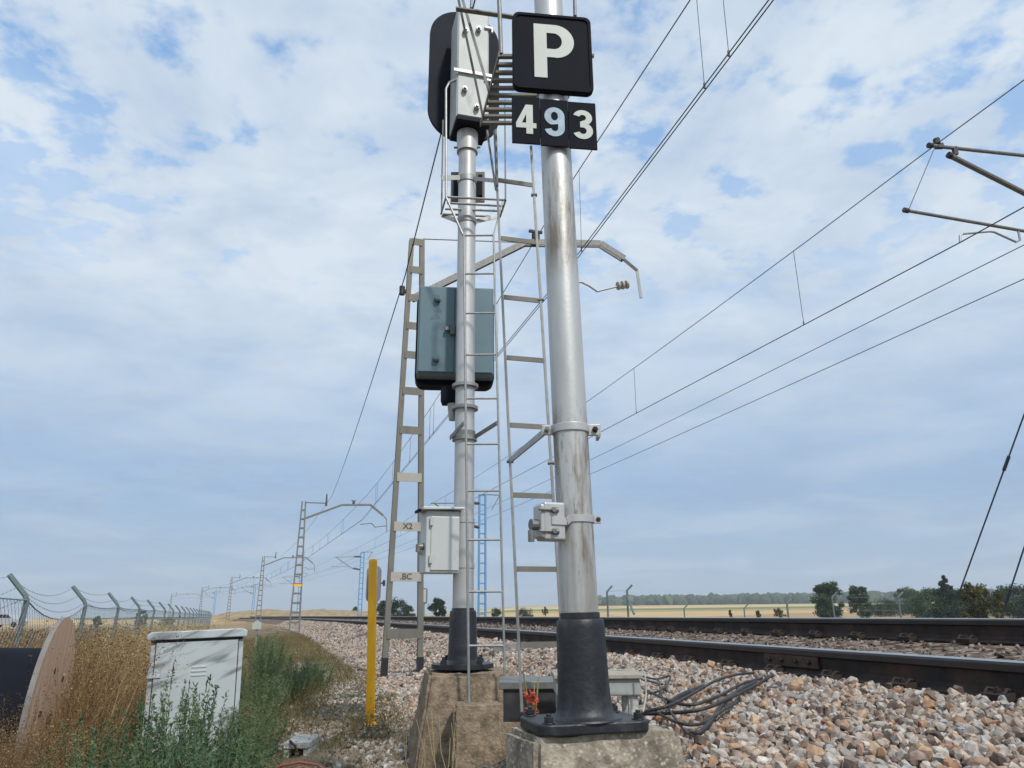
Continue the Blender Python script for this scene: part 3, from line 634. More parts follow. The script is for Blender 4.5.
# platform grating seen from below
zF = atY(499, 54, 2.93).z
pA = atz(499, 54, zF); pB = atz(480.5, 125, zF); wid = .30
plat = MB().bar(pA, pB, .006, .03, side=(1, 0, 0)).build('platform', M['mast'], root)
for i in range(10):
    q = pA+(pB-pA)*((i+.3)/9.6); MB().bar(q, q+Vector((wid+.06*i/9, .004, 0)), .022, .014, side=(0, 1, 0)).build('slat', M['mast'], plat)
MB().bar(pA+Vector((wid, 0, 0)), pB+Vector((wid+.06, 0, 0)), .006, .03, side=(1, 0, 0)).build('edge_bar', M['mast'], plat)
# guard rail around the platform
h0 = atY(459, 2, 3.2); h1 = atY(461, -6, 3.2); p89 = pA+(pB-pA)*.5; p114 = pA+(pB-pA)*.86
gr = MB().bar(h0+(h0-p114)*.12, p114, .013, .013).bar(h1+(h1-p89)*.12, p89, .013, .013).build('guard_rail', M['galv_dark'], root)
MB().bar(atY(456, 9, 3.15), atY(540, 21, 3.15), .028, .008, side=(0, 1, 0)).build('guard_bar', M['galv_dark'], gr)
MB().cyl(atY(501, 54, 2.94), atY(497, -60, 2.94), .011, n=10).build('guard_post', M['galv_dark'], gr)
MB().cyl(atY(575, 16, 3.0), atY(573, -60, 3.0), .009, n=10).build('guard_post', M['galv_dark'], gr)
MB().cyl(atY(471, 8, 3.3), atY(475, -60, 3.3), .007, n=8).build('guard_post', M['galv_dark'], gr)
MB().cyl(atY(495.5, 130, 3.4), atY(497, 186, 3.4), .008, n=8).build('guard_brace', M['galv_dark'], gr)
MB().cyl(atY(487, 130, 3.4), atY(496, 190, 3.4), .006, n=8).build('guard_brace', M['galv_dark'], gr)
# strap with junction box
cj = on(pb, pt, 575, 520); jx, jn = face_axes(24)
jb = MB(); jc = atY(550.5, 522, YP-.075)
jb.box(jc, (.085, .075, .135), (jx, jn, Z)); jbo = jb.build('junction_box', M['silver'], root, bevel=.008, seg=3)
MB().box(jc+Z*.0-jn*0-jx*.040, (.028, .068, .118), (jx, jn, Z)).build('box_lid', M['silver'], jbo, bevel=.006)
g = MB(); kp = jc-jx*.066-Z*.012; g.cyl(kp+jx*.02, kp-jx*.014, .020, n=12); g.cyl(kp-jx*.012-Z*.02, kp-jx*.012-Z*.06, .012, n=10); g.build('cable_gland', M['galv_dark'], jbo)
for dz in (.038, -.038):
    g = MB(); q = jc+jn*.04-jx*.010+Z*dz; g.tube([q-jx*.055, q+jx*.0], .005, 6); g.cyl(q, q+jx*.02, .011, n=8); g.cyl(q+jn*0, q+jn*.014, .009, n=6); g.build('lid_screw', M['galv_dark'], jbo)
sj = MB(); sj.cyl(cj-AP*.013, cj+AP*.013, pole_r+.005, n=48); sj.bar(jc+jn*.0405-jx*.015, jc+jn*.0405+jx*.045, .026, .005, side=Z); sj.bar(jc+jn*.0405+jx*.045, cj+Vector((-.02, -.071, 0)), .026, .005, side=Z)
sj.box(cj+Vector((.082, .0, 0)), (.028, .02, .026)); st = sj.build('box_strap', M['silver'], root)
MB().cyl(cj+Vector((.086, -.012, 0)), cj+Vector((.086, .014, 0)), .009, n=8).build('strap_bolt', M['clip'], st)

# ------------------------------------------------------------------ colour-light signal seen from behind (thin post)
YS = 5.08
sb_ = atY(462.5, 670, YS); st_ = atY(467.5, 132, YS); AS = (st_-sb_).normalized()
root = thing('railway_signal', (sb_.x, sb_.y, zS), 'thin silver signal post with tall black head, ladder and blue-grey box, seen from behind', 'railway signal')
rS = .070
def os_(y): r = ray(465, y); z = r.z/r.y*YS; return sb_+(st_-sb_)*((z-sb_.z)/(st_.z-sb_.z))
def lathe_between(y0, y1, r0, r1, name, m_, par, n=36): return MB().cyl(os_(y0), os_(y1), r0, r1, n).build(name, m_, par, smooth=True)
lathe_between(640, 132, rS, rS*.97, 'pole', M['silver'], root)
hs = (os_(612)-sb_).length
MB().lathe(sb_+Z*.012, [(.20, 0), (.20, .028), (.13, .032), (.100, .05), (.094, .085), (.088, hs-.03), (.085, hs-.006), (.074, hs), (.073, hs+.012), (.07, hs+.013)], 40, AS).build('base_sleeve', M['black'], root, smooth=True)
for i in range(4):
    a = PI/4+i*PI/2; p = sb_+Vector((math.cos(a)*.16, math.sin(a)*.16, .04)); b_ = MB(); b_.cyl(p, p+Z*.024, .022, n=6); b_.cyl(p+Z*.02, p+Z*.045, .011, n=8); b_.build('anchor_bolt', M['black'], root)
# head
Ub, Nb = U, N
hc = (atY(466, 8, 5.25)+atY(466, 137, 5.25))/2; hH = (atY(466, 8, 5.25)-atY(466, 137, 5.25)).length
brd = MB().prism(rrect(.615, hH*1.0, .285, 14), hc+U*.06, N, Z, U, .03).build('backing_board', M['board'], root)
hw = .30; hb = atY(472, 12, 4.98); he = atY(472.5, 121, 4.98); hcc = (hb+he)/2
M['housing'] = mat('grey_white_housing', (.46, .48, .465), .55, .1, .08, 6, stain=(.28, .28, .27), stain_at=(.55, .75), stain_scale=10, stain_stretch=(1, 1, .3), spec=.3)
hd = MB().box(hcc+U*.11, (.265, .28, (hb-he).length), (N, U, Z)).build('lamp_housing', M['housing'], root, bevel=.008)
MB().box(hcc-U*.032, (.245, .012, (hb-he).length-.03), (N, U, Z)).build('housing_door', M['housing'], hd, bevel=.004)
for dz in (.36, -.16): 
    p = hcc+N*.125-U*.045+Z*dz; MB().box(p, (.07, .02, .022), (N, U, Z)).box(p+N*.03-Z*.02, (.016, .02, .05), (N, U, Z)).build('hinge', M['whitebox'], hd, bevel=.003)
for dx, dz in ((-.07, .28), (.04, .32), (-.07, -.29), (.03, -.44)):
    p = hcc+N*dx-U*.04+Z*dz; b_ = MB(); b_.cyl(p, p-U*.03, .022, n=10); b_.cyl(p-U*.03, p-U*.045, .012, n=8); b_.build('door_latch', M['galv'], hd)
MB().bar(hcc-N*.16-U*.055-Z*.12, hcc+N*.15-U*.055-Z*.12, .028, .008, side=Z).build('holding_strap', M['galv'], hd)
MB().box(he-Z*.02+U*.10, (.27, .30, .03), (N, U, Z)).box(os_(133)+Z*.012, (.20, .16, .02), (N, U, Z)).build('bottom_bracket', M['board'], hd)
for i in range(3):   # hoods on the far side of the board
    p = hc+U*.09+Z*(.36-.36*i); b_ = MB(); n2 = 18; vs = []; 
    for k in range(n2+1):
        a = math.radians(-20+220*k/n2); vs += [p+N*(math.cos(a)*.115)+Z*(math.sin(a)*.115), p+U*.24+N*(math.cos(a)*.115)+Z*(math.sin(a)*.115)]
    b_.add(vs, [(2*k, 2*k+1, 2*k+3, 2*k+2) for k in range(n2)]); h_ = b_.build('lamp_hood', M['board'], root)
    md = h_.modifiers.new('solid', 'SOLIDIFY'); md.thickness = .004
lathe_between(153, 134, rS+.014, rS+.014, 'top_socket', M['silver'], root)
for dx in (-1, 1): p = os_(149); MB().cyl(p+Vector((dx*.075, -.02, 0)), p+Vector((dx*.105, -.02, 0)), .009, n=8).build('socket_screw', M['galv_dark'], root)
# bracketed terminal plate
tp = os_(181)+Vector((0, .09, 0)); tpl = MB().box(tp, (.27, .02, .27)).build('terminal_plate', M['mast'], root)
for dx in (-.09, .10): MB().box(tp+Vector((dx, -.02, .0)), (.035, .03, .19)).build('terminal_strip', M['board'], tpl)
pc = os_(181); MB().cyl(pc-Z*.025, pc+Z*.025, rS+.005, n=36).bar(pc+Vector((-.05, -.05, 0)), atY(441.5, 178, 4.95), .04, .006, side=Z).bar(pc+Vector((.05, -.05, -.01)), atY(497, 181, 4.85), .03, .006, side=Z).build('stay_clamp', M['galv'], root)
# basket of bars near the top of the ladder
zB = atY(470, 197, 4.85).z
def bz(x, y): return atz(x, y, zB)
bask = MB().bar(bz(446, 197), bz(441, 214), .012, .012).build('foot_basket', M['galv'], root)
for (a, b) in (((446, 197), (506, 200)), ((447, 203), (503, 206)), ((445, 209), (501, 211)), ((443, 214), (500, 217))): MB().cyl(bz(*a), bz(*b), .009, n=8).build('basket_bar', M['galv'], bask)
MB().bar(bz(506, 199), bz(500, 217), .012, .012).build('basket_bar', M['galv'], bask)
pc = os_(222); MB().cyl(pc-Z*.02, pc+Z*.02, rS+.005, n=36).bar(pc+Vector((-.05, 0, 0)), bz(442, 215), .035, .006, side=Z).bar(pc+Vector((.05, 0, 0)), bz(499, 216), .035, .006, side=Z).build('basket_clamp', M['galv'], root)
MB().cyl(bz(446, 197), atY(446, 89, 4.9), .009, n=8).cyl(atY(446, 89, 4.9), atY(449, 83, 4.93), .009, n=8).cyl(atY(449, 83, 4.93), atY(457, 79, 4.93), .012, n=8).build('hand_rod', M['galv'], bask)
MB().cyl(bz(441.5, 213), atY(443, 120, 5.0), .006, n=8).build('hand_rod', M['galv_dark'], bask)
MB().cyl(bz(505.5, 199), atY(505, 100, 4.9), .006, n=8).build('hand_rod', M['galv_dark'], bask)
MB().cyl(bz(446, 197), atY(463.5, 236, 4.86), .009, n=8).build('basket_stay', M['galv'], bask)
MB().cyl(bz(503, 200), atY(493, 236, 4.86), .005, n=8).build('basket_stay', M['galv'], bask)
# ladder
YQ = 4.80
la, lb2 = atY(463.8, 234, YQ), atY(469, 703, YQ-.12); ra, rb2 = atY(493.5, 234, YQ), atY(505.5, 703, YQ-.12)
la = Vector((la.x, YQ, la.z))
lad = MB().cyl(lb2, la, .0085, n=10).build('ladder', M['galv'], root, smooth=True)
MB().cyl(rb2, ra, .0075, n=10).build('stile', M['galv'], lad, smooth=True)
for y in (235.5, 274.5, 314.5, 356.5, 400.5, 446, 492.5, 541, 592, 645):
    z = atY(480, y, YQ).z; MB().cyl(onseg(lb2, la, z), onseg(rb2, ra, z), .0072, n=8).build('rung', M['galv'], lad, smooth=True)
for p in (lb2, rb2): MB().cyl(p+Vector((0, 0, -.025)), p+Vector((0, 0, .015)), .012, n=8).box(p+Vector((.0, .0, -.03)), (.04, .04, .012)).build('ladder_foot', M['galv'], lad)
# rings and struts
for y in (386.5, 408.5): lathe_between(y+1.5, y-1.5, rS+.024, rS+.024, 'pole_ring', M['galv'], root)
lathe_between(441, 437, rS+.018, rS+.018, 'pole_ring', M['galv'], root)
pc = os_(438); MB().cyl(pc-Z*.012, pc+Z*.045, rS+.006, n=36).bar(pc+Vector((.07, -.02, 0)), atY(497, 423, YQ), .03, .006, side=Z).bar(atY(450, 438, YS-.02), atY(464, 423, YQ), .03, .006, side=Z).build('ladder_stay', M['galv_dark'], root)
# blue-grey indicator box behind the post
bc_t, bc_b = atY(456, 286, 5.22), atY(456, 373, 5.22); bcc = (bc_t+bc_b)/2; bH = (bc_t-bc_b).length
NB, mB = face_axes(6); UB = -mB
bx = MB().box(bcc+UB*.10, (.575, .16, bH), (NB, UB, Z)).build('indicator_box', M['bluegrey'], root, bevel=.006)
MB().box(bcc+UB*.016-NB*.145, (.265, .014, bH-.02), (NB, UB, Z)).build('box_door', M['bluegrey'], bx, bevel=.005)
MB().box(bcc+UB*.016+NB*.135, (.285, .014, bH-.02), (NB, UB, Z)).build('box_door', M['bluegrey'], bx, bevel=.005)
MB().prism(rrect(.61, bH+.035, .07), bcc+UB*.185-Z*.02, NB, Z, UB, .16).build('rear_casing', M['blackplate'], bx, bevel=.01)
for dz in (.24, -.24): p = bcc-NB*.145+UB*.008+Z*dz; MB().cyl(p, p-U*.03, .026, n=12).cyl(p-U*.03, p-U*.036, .018, n=12).build('lock_knob', M['bluegrey'], bx)
p = bcc-N*.03-U*.008-Z*.01; MB().box(p, (.03, .04, .09), (N, U, Z)).box(p-N*.03, (.05, .02, .03), (N, U, Z)).build('door_handle', M['galv_dark'], bx, bevel=.003)
for dz in (.30, -.02, -.28): MB().box(bcc+N*.075*0+N*.05-U*.006+Z*dz, (.02, .02, .05), (N, U, Z)).build('hinge', M['bluegrey'], bx)
MB().tube([bcc-N*.175-U*.004+Z*.125, bcc-N*.145-U*.004+Z*.155, bcc-N*.115-U*.004+Z*.125, bcc-N*.175-U*.004+Z*.125], .002, 4).build('warning_mark', M['galv'], bx)
q0, q1 = atY(449, 387, 5.2), atY(449, 402, 5.2); MB().box((q0+q1)/2+Vector((0, .05, 0)), (.12, .12, (q0-q1).length)).build('cable_entry', M['blackplate'], bx, bevel=.005)
q0, q1 = atY(453, 402, 5.1), atY(453, 418, 5.1); MB().cyl(q0+Vector((0, .06, 0)), q1+Vector((0, .06, 0)), .045, .035, 16).build('cable_gland', M['galv'], bx)
# white wall box
wx, wn = face_axes(20); w0, w1 = atY(437, 511, 4.93), atY(437, 573, 4.93); wc = (w0+w1)/2; wH = (w0-w1).length
wc = wc + Vector((.01, .07, 0))
wb = MB().box(wc, (.225, .17, wH), (wx, wn, Z)).build('equipment_box', M['whitebox'], root, bevel=.006)
MB().box(wc+wn*.089+wx*.014-Z*.012, (.190, .010, wH-.055), (wx, wn, Z)).build('box_door', M['whitebox'], wb, bevel=.003)
MB().prism([(-.145, -.014), (.135, -.004), (.135, .01), (-.145, .004)], wc+Z*(wH/2+.014)-wn*.10, wx, Z, wn, .225).build('rain_lid', M['whitebox'], wb, bevel=.003)
MB().prism([(-.165, -.03), (-.10, -.008), (-.10, .0), (-.165, -.012)], wc+Z*(wH/2+.02)-wn*.04, wx, Z, wn, .11).build('lid_visor', M['blackplate'], wb)
for dz in (.125, -.115): p = wc+wn*.098-wx*.083+Z*dz; MB().cyl(p-Z*.025, p+Z*.025, .011, n=10).build('hinge', M['whitebox'], wb, smooth=True)
p = wc-wx*.13-Z*.03+wn*.02; MB().cyl(p+wx*.02, p-wx*.02, .022, n=10).box(p-wx*.02-Z*.01, (.02, .04, .05), (wx, wn, Z)).cyl(p-Z*.01, p-Z*.055, .011, n=8).build('padlock', M['galv_dark'], wb)
for y in (521, 566): p = os_(y); MB().cyl(p-Z*.015, p+Z*.015, rS+.004, n=36).box(p+Vector((-.09, -.02, 0)), (.07, .006, .03)).build('box_strap', M['silver'], wb)

# ------------------------------------------------------------------ catenary masts of the near track
def text3d(s, c, X, Y, h, material, parent, name):
    cu = bpy.data.curves.new(name, 'FONT'); cu.body = s; cu.size = h*1.35; cu.extrude = .001; cu.offset = .002; cu.align_x = 'CENTER'; cu.align_y = 'CENTER'
    tmp = bpy.data.objects.new('tmp', cu); COL.objects.link(tmp); dg = bpy.context.evaluated_depsgraph_get()
    me = bpy.data.meshes.new_from_object(tmp.evaluated_get(dg)); bpy.data.objects.remove(tmp); T = X.cross(Y); org = Vector(parent['_org'])
    for v in me.vertices: v.co = c+X*v.co.x+Y*v.co.y+T*v.co.z-org
    me.materials.clear(); me.materials.append(material); o = bpy.data.objects.new(name, me); COL.objects.link(o); o.parent = parent; o['_org'] = tuple(org); return o
def mast(s, zb, top, detail, label, first=False):
    along, right = trk_axes(s); l0 = 1.5 if detail else 1.55-.0165*s; b = trk(s, l0, zb)
    root = thing('catenary_mast', b, label, 'catenary mast', 'catenary masts along the left of the track')
    H = top-zb; wb_, wt = .50, .17
    m_ = M['mast'] if detail else M['mastfar']
    def leg_p(sd, z): t = (z-zb)/H; w = wb_*(1-t)+wt*t; return b+right*(sd*w/2)+Z*(z-zb)
    for sd in (-1, 1): MB().bar(leg_p(sd, zb), leg_p(sd, top), .075, .11, side=right).build('leg', m_, root)
    zs = []
    if detail:
        for y in (243, 271, 299, 327, 356, 392, 431, 478, 527, 577): r = ray(405, y); zs.append(r.z/math.hypot(r.x, r.y)*math.hypot(b.x, b.y))
        for i, z in enumerate(zs):
            a, c_ = leg_p(-1, z), leg_p(1, z); lab = i >= 7
            o = MB().bar(a-along*.062, c_-along*.062, .12 if not lab else .13, .012, side=Z).build('batten', M['label'] if lab else m_, root)
            if lab and i >= 8:
                text3d('X2' if i == 8 else '.BC', (a+c_)/2-along*.070, right, Z, .085, M['mark'], o, 'painted_mark')
        z = -.15; a, c_ = leg_p(-1, z-.10), leg_p(1, z-.10)
        MB().bar(a-along*.062, c_-along*.062, .13, .012, side=Z).build('base_panel', m_, root)
        for sd in (-1, 1): MB().bar(leg_p(sd, zb), leg_p(sd, zb+.30), .085, .12, side=right).build('painted_foot', M['black'], root)
    else:
        n_ = 14
        for i in range(1, n_): z = zb+H*i/n_; MB().bar(leg_p(-1, z), leg_p(1, z), .10, .03, side=Z).build('batten', m_, root)
    if not detail: MB().bar(leg_p(-1, zb+2.3)-along*.06, leg_p(1, zb+2.3)-along*.06, .12, .012, side=Z).build('number_plate', M['yellow'] if s < 50 else M['label'], root)
    # bracket arm reaching over the track
    kz = top-.95
    P_ = lambda l, z: trk(s, l, z)
    pts = [P_(1.35, kz), P_(2.75, top-.12), P_(3.95, top-.06)] if not detail else None
    if detail:
        D = math.hypot(b.x, b.y)
        def onarm(x, y):   # where a sight line meets the upright plane square to the track at this mast
            r = ray(x, y); k = b.dot(along)/r.dot(along); return r*k
        pts = [onarm(412, 299), onarm(525, 243), onarm(600, 244), onarm(624, 259)]
        tip = [onarm(622, 258), onarm(637, 270.5), onarm(641, 298)]
    else:
        pts = [P_(l0, kz), P_(min(2.95, l0+2), top-.12), P_(4.4, top-.06), P_(5.1, top-.6)]; tip = [P_(5.1, top-.6), P_(5.3, top-.8), P_(5.35, top-1.5)]
    am = MB()
    for a, c_ in zip(pts[:-1], pts[1:]):
        for d in (-.045, .045): am.bar(a+along*d, c_+along*d, .012 if detail else .03, .10, side=along)
    arm = am.build('bracket_arm', M['galv_dark'] if detail else m_, root)
    MB().bar(tip[0], tip[1], .05, .05).bar(tip[1], tip[2], .05, .03).build('arm_tip', M['galv'], arm)
    ins = (pts[1]*.86+pts[2]*.14) if detail else pts[1]*.6+pts[2]*.4
    mi = MB(); mi.cyl(ins+Z*.03, ins+Z*.17, .07, n=12); mi.cyl(ins+Z*.17, ins+Z*.22, .035, n=10); mi.bar(ins-right*.12+Z*.22, ins+right*.12+Z*.22, .04, .05); mi.build('insulator', M['cable'] if detail else M['mark'], arm, smooth=False)
    if detail:
        sa = [onarm(628, 284), onarm(597, 291.5), onarm(589, 286), onarm(582, 282.5), onarm(574, 282), onarm(559, 281)]
        st_arm = MB().tube(sa, .016, 8).build('steady_arm', M['galv'], arm)
        for t in (0, 1, 2): q = onarm(626-4.2*t, 284.7+.6*t); q2 = onarm(628-4.2*t, 284.5+.6*t); MB().cyl(q, q+(q2-q).normalized()*.03, .075, .075, 14).build('insulator_disc', M['label'], st_arm)
        rd = MB().tube([onarm(423, 239), onarm(537, 243)], .009, 6).build('tie_rod', M['galv_dark'], arm)
        wi = MB(); q = leg_p(-1, zs[2]+.12); wi.bar(q, q-right*.10, .05, .05); wi.cyl(q-right*.10-Z*.06, q-right*.10+Z*.08, .045, n=10); wi.build('wire_bracket', M['cable'], root)
    else:
        sa = [P_(5.33, top-1.15), P_(4.7, top-1.25), P_(4.5, top-1.05), P_(3.9, top-1.12)]; MB().tube(sa, .03, 6).build('steady_arm', M['galv_dark'], arm)
        MB().bar(leg_p(1, top-.06), leg_p(-1, top-.06)+right*1.3, .06, .05).build('top_bracket', m_, root)
        q = leg_p(-1, top)+right*1.25; MB().cyl(q-Z*.2, q+Z*.45, .06, .03, 8).build('insulator', M['mark'], root)
    return root
mast(10.9, -.86, 5.87, True, 'nearest tall grey-brown catenary mast, battened legs, behind the thin signal post')
mast(41, -.80, 5.82, False, 'second catenary mast away, with a small yellow plate and curved arm')
for s_, nm in ((81, 'third catenary mast away along the left of the track'), (126, 'fourth catenary mast away, small and pale near the fence end'), (172, 'fifth catenary mast away, tiny, left of the fourth'), (222, 'sixth and farthest catenary mast, barely taller than the fence')):
    mast(s_, -.9, 5.8, False, nm)
rough_block('mast_footing', [trk(10.3, .95, 0), trk(10.3, 1.85, 0), trk(11.5, 1.85, 0), trk(11.5, .95, 0)], -.83, (.1, .1), -1.1, M['conc2'], ('low brown concrete footing under the nearest catenary mast', 'footing'), .01, 5)

# ------------------------------------------------------------------ blue masts of the far track
def blue_mast(s, label, cant=True):
    along, right = trk_axes(s); zb = -1.1; top = 7.0; b = trk(s, 11.5, zb); H = top-zb
    root = thing('blue_lattice_mast', b, label, 'catenary mast', 'sky blue catenary masts beyond the track')
    w = .42
    for sd in (-1, 1): MB().bar(b+right*(sd*w/2), b+right*(sd*w/2*.9)+Z*H, .10, .12, side=right).build('leg', M['blue'], root)
    for i in range(1, 15): z = H*i/14-.05; MB().bar(b-right*w/2+Z*z, b+right*w/2+Z*z, .09, .03, side=Z).build('batten', M['blue'], root)
    A = b+Z*(6.45-zb)-right*.2; B = b+Z*(5.0-zb)-right*.2; E_ = trk(s, 8.3, 6.35); G_ = trk(s, 8.0, 5.3)
    ct = MB().tube([A-right*.7, E_], .04, 6).build('cantilever', M['galv_dark'], root)
    MB().tube([B-right*.7, E_+right*.2], .04, 6).build('strut', M['galv_dark'], ct); MB().tube([B-right*1.2+Z*.3, G_], .03, 6).build('steady_arm', M['galv_dark'], ct)
    for q, d in ((A, Vector((-.0, 0, 0))), (B, Z*.15)): MB().cyl(q, q-right*.75+d, .09, .09, 10).build('insulator', M['mark'], ct)
    MB().bar(b+Z*H, b+Z*H+right*1.2, .06, .06).bar(b+Z*H+right*1.1, b+Z*(H-.9)+right*.6, .05, .05).build('feeder_bracket', M['galv_dark'], root)
    return root
for s_, nm in ((43.5, 'nearest sky blue lattice mast, seen between the thin ladder and the post'), (88, 'second sky blue lattice mast, just left of the yellow marker post'), (136, 'third sky blue lattice mast, behind the yellow-plated catenary mast'), (186, 'fourth blue lattice mast, small, left of the yellow-plated catenary mast'), (236, 'farthest and smallest blue lattice mast, above the fence end')):
    blue_mast(s_, nm)
# cantilever of the off-frame blue mast at the right
s_ = 7.6; along, right = trk_axes(s_)
mb0 = trk(s_, 11.5, -1.1)
root = thing('catenary_mast', mb0, 'right-hand catenary mast outside the frame whose tubular cantilever reaches in at upper right', 'catenary mast')
for sd in (-1, 1): MB().bar(mb0+right*(sd*.2), mb0+right*(sd*.18)+Z*8.1, .10, .12, side=right).build('leg', M['blue'], root)
for i in range(1, 15): MB().bar(mb0-right*.2+Z*(i*.57), mb0+right*.2+Z*(i*.57), .09, .03, side=Z).build('batten', M['blue'], root)
def onpl(x, y): r = ray(x, y); return r*(mb0.dot(along)/r.dot(along))
a0, a1 = onpl(930, 145.5), onpl(1024, 155.5); far_pt = a0+(a1-a0)*2.6
ct = MB().tube([a0, a1, far_pt], .030, 10).build('cantilever', M['galv_dark'], root)
MB().cyl(a0-(a1-a0).normalized()*.03, a0+(a1-a0).normalized()*.03, .045, n=10).build('tube_cap', M['cable'], ct)
MB().cyl(onpl(937, 143)-Z*.02, onpl(937, 143)+Z*.07, .05, n=8).box(onpl(939, 146), (.12, .06, .08)).build('messenger_clamp', M['cable'], ct)
MB().box(onpl(955, 151), (.06, .06, .14)).build('strut_clamp', M['cable'], ct)
d0, d1 = onpl(948, 154.5), onpl(1024, 193); MB().tube([d0, d1, d0+(d1-d0)*3.2], .042, 10).build('strut', M['galv_dark'], ct)
MB().cyl(d0, d0+(d1-d0).normalized()*.06, .05, n=12).build('strut_cap', M['cable'], ct)
r0_, r1_ = onpl(904, 210), onpl(1024, 231); rg = MB().tube([r0_, r1_, r0_+(r1_-r0_)*2], .026, 10).build('registration_tube', M['galv_dark'], ct)
MB().cyl(r0_, r0_+(r1_-r0_).normalized()*.07, .04, n=10).build('tube_cap', M['cable'], rg)
MB().tube([onpl(1018, 230), onpl(1020, 240), onpl(1016, 242), onpl(994, 232), onpl(990, 231.5), onpl(962, 234), onpl(960, 236), onpl(960, 242.5)], .016, 8).build('steady_arm', M['galv'], ct)
MB().tube([onpl(934, 149), onpl(909, 209)], .006, 6).build('suspension_wire', M['wire'], ct)

# ------------------------------------------------------------------ overhead lines
def wire_run(pts, r): return MB().tube(pts, r, 6)
def sag(p, q, n=10, d=.25): return [p+(q-p)*(i/n)-Z*(4*d*(i/n)*(1-i/n)) for i in range(n+1)]
SUP = [-29, 10.9, 41, 81, 126, 172, 222, 270]
# near-track line: messenger and twin contact wires
# support points at the nearest mast measured from the photograph; other spans follow the track
along, right = trk_axes(10.9); bm_ = trk(10.9, 1.5, 0)
def onm(x, y): r = ray(x, y); return r*(bm_.dot(along)/r.dot(along))
mS = onm(557.5, 203); cS = onm(559, 281)
def track_pt(s, l, z): return trk(s, l, z)
mpts = []; cpts = []
sm, lm = sl(mS.x, mS.y); scn, lc = sl(cS.x, cS.y)
stag = {-29: .2, 10.9: 0, 41: .25, 81: -.2, 126: .2, 172: -.2, 222: .2, 270: 0}
# direction of the overhead part towards the camera from the picture: sight lines at the frame top
def on_lat(x, y, lat):
    r = ray(x, y); k = lat/(r.dot(N)); return r*k
mN = on_lat(697, -10.6, float(lc)); cN1 = on_lat(771, 0, float(lc))
print('near messenger', mS, sm, lm, mN, 'contact', cS, scn, lc, cN1)
mN = mS+(mN-mS)*3.0; cN1 = cS+(cN1-cS)*3.0
msup = [mN, mS]+[trk(s, 3.75+stag[s], 6.08) for s in SUP[2:]]; csup = [cN1, cS]+[trk(s, 3.75+stag[s], 4.95) for s in SUP[2:]]
root = thing('overhead_line', trk(10.9, 3.8, 0), 'near overhead line with twin contact wires, rising right of the letter plate', 'overhead line', 'overhead railway wires')
ml = []; cl = []
for i in range(len(msup)-1):
    d = 0 if i == 0 else .42
    ml += sag(msup[i], msup[i+1], 12, d)[:-1]; cl += sag(csup[i], csup[i+1], 12, 0)[:-1]
ml.append(msup[-1]); cl.append(csup[-1])
MB().tube(ml, .0085, 6).build('messenger_wire', M['wire'], root)
for dx in (-.022, .022): MB().tube([p+N*dx for p in cl], .0075, 6).build('contact_wire', M['wire'], root)
def polyat(pl, s):
    for a, b in zip(pl[:-1], pl[1:]):
        sa, sb2 = float(sl(a.x, a.y)[0]), float(sl(b.x, b.y)[0])
        if sa <= s <= sb2 or sb2 <= s <= sa: return a+(b-a)*((s-sa)/(sb2-sa))
    return None
# droppers in pairs
def droppers(ml, cl, slist, root, r=.004):
    for s in slist:
        a, b = polyat(ml, s), polyat(cl, s)
        if a and b: MB().tube([a, b], r, 5).box(b+Z*.03, (.02, .02, .07)).build('dropper', M['wire'], root)
# droppers seen near the camera: at contact pixels (705,80),(729,50),(585,245)
ds = []
for px in ((705, 80), (729, 50), (574, 265), (585, 248), (487, 362), (506, 338)):
    q = on_lat(px[0], px[1], float(lc)); ds.append(float(sl(q.x, q.y)[0]))
droppers(ml, cl, [d for d in ds if d < 45], root)
for i in range(1, len(SUP)-2):
    a, b = SUP[i], SUP[i+1]
    droppers(ml, cl, [a+(b-a)*t for t in (.18, .2, .36, .38, .5, .62, .64, .8, .82)], root, .006 if i < 3 else .010)
# far track line
s2 = [7.6, 43.5, 88, 136, 186, 236]
m2, c2 = onpl(938, 143), onpl(960, 242.5)
def lat2(p): return float(sl(p.x, p.y)[1])
mN2 = on_lat(1024, 80, lat2(m2)); cN2 = on_lat(1024, 207, lat2(c2))
ms2 = [m2+(mN2-m2)*6, m2]+[trk(s, 8.4, 6.35) for s in s2[1:]]; cs2 = [c2+(cN2-c2)*6, c2]+[trk(s, 8.3, 5.25) for s in s2[1:]]
root = thing('overhead_line', trk(7.6, 8.3, 0), 'far overhead line hung from the tubular cantilever at upper right', 'overhead line', 'overhead railway wires')
ml = []; cl = []
for i in range(len(ms2)-1):
    ml += sag(ms2[i], ms2[i+1], 12, 0 if i == 0 else .30)[:-1]; cl += sag(cs2[i], cs2[i+1], 12, 0)[:-1]
MB().tube(ml, .008, 6).build('messenger_wire', M['wire'], root); MB().tube(cl, .009, 6).build('contact_wire', M['wire'], root)
dd = []
for px in ((795, 329), (641, 413)): q = on_lat(px[0], px[1], 8.6); dd.append(float(sl(q.x, q.y)[0]))
droppers(ml, cl, dd+[40, 52, 62, 72, 82, 100, 112, 124], root, .006)
# feeders beyond
for (pxs, lab) in (((1024, 245), 'upper of the two plain feeder wires below the far contact wire'), ((1024, 279), 'lowest plain wire crossing the sky at right')):
    q = on_lat(*pxs, 12.7); s_, l_ = [float(v) for v in sl(q.x, q.y)]
    pts = [trk(s_-8, l_, q.z+.0), q]+[trk(s, 12.7, q.z) for s in np.arange(18, 236, 8)]
    MB().tube(pts, .009, 6).build('feeder_wire', M['wire'], tag=(lab, 'wire', 'overhead railway wires'))
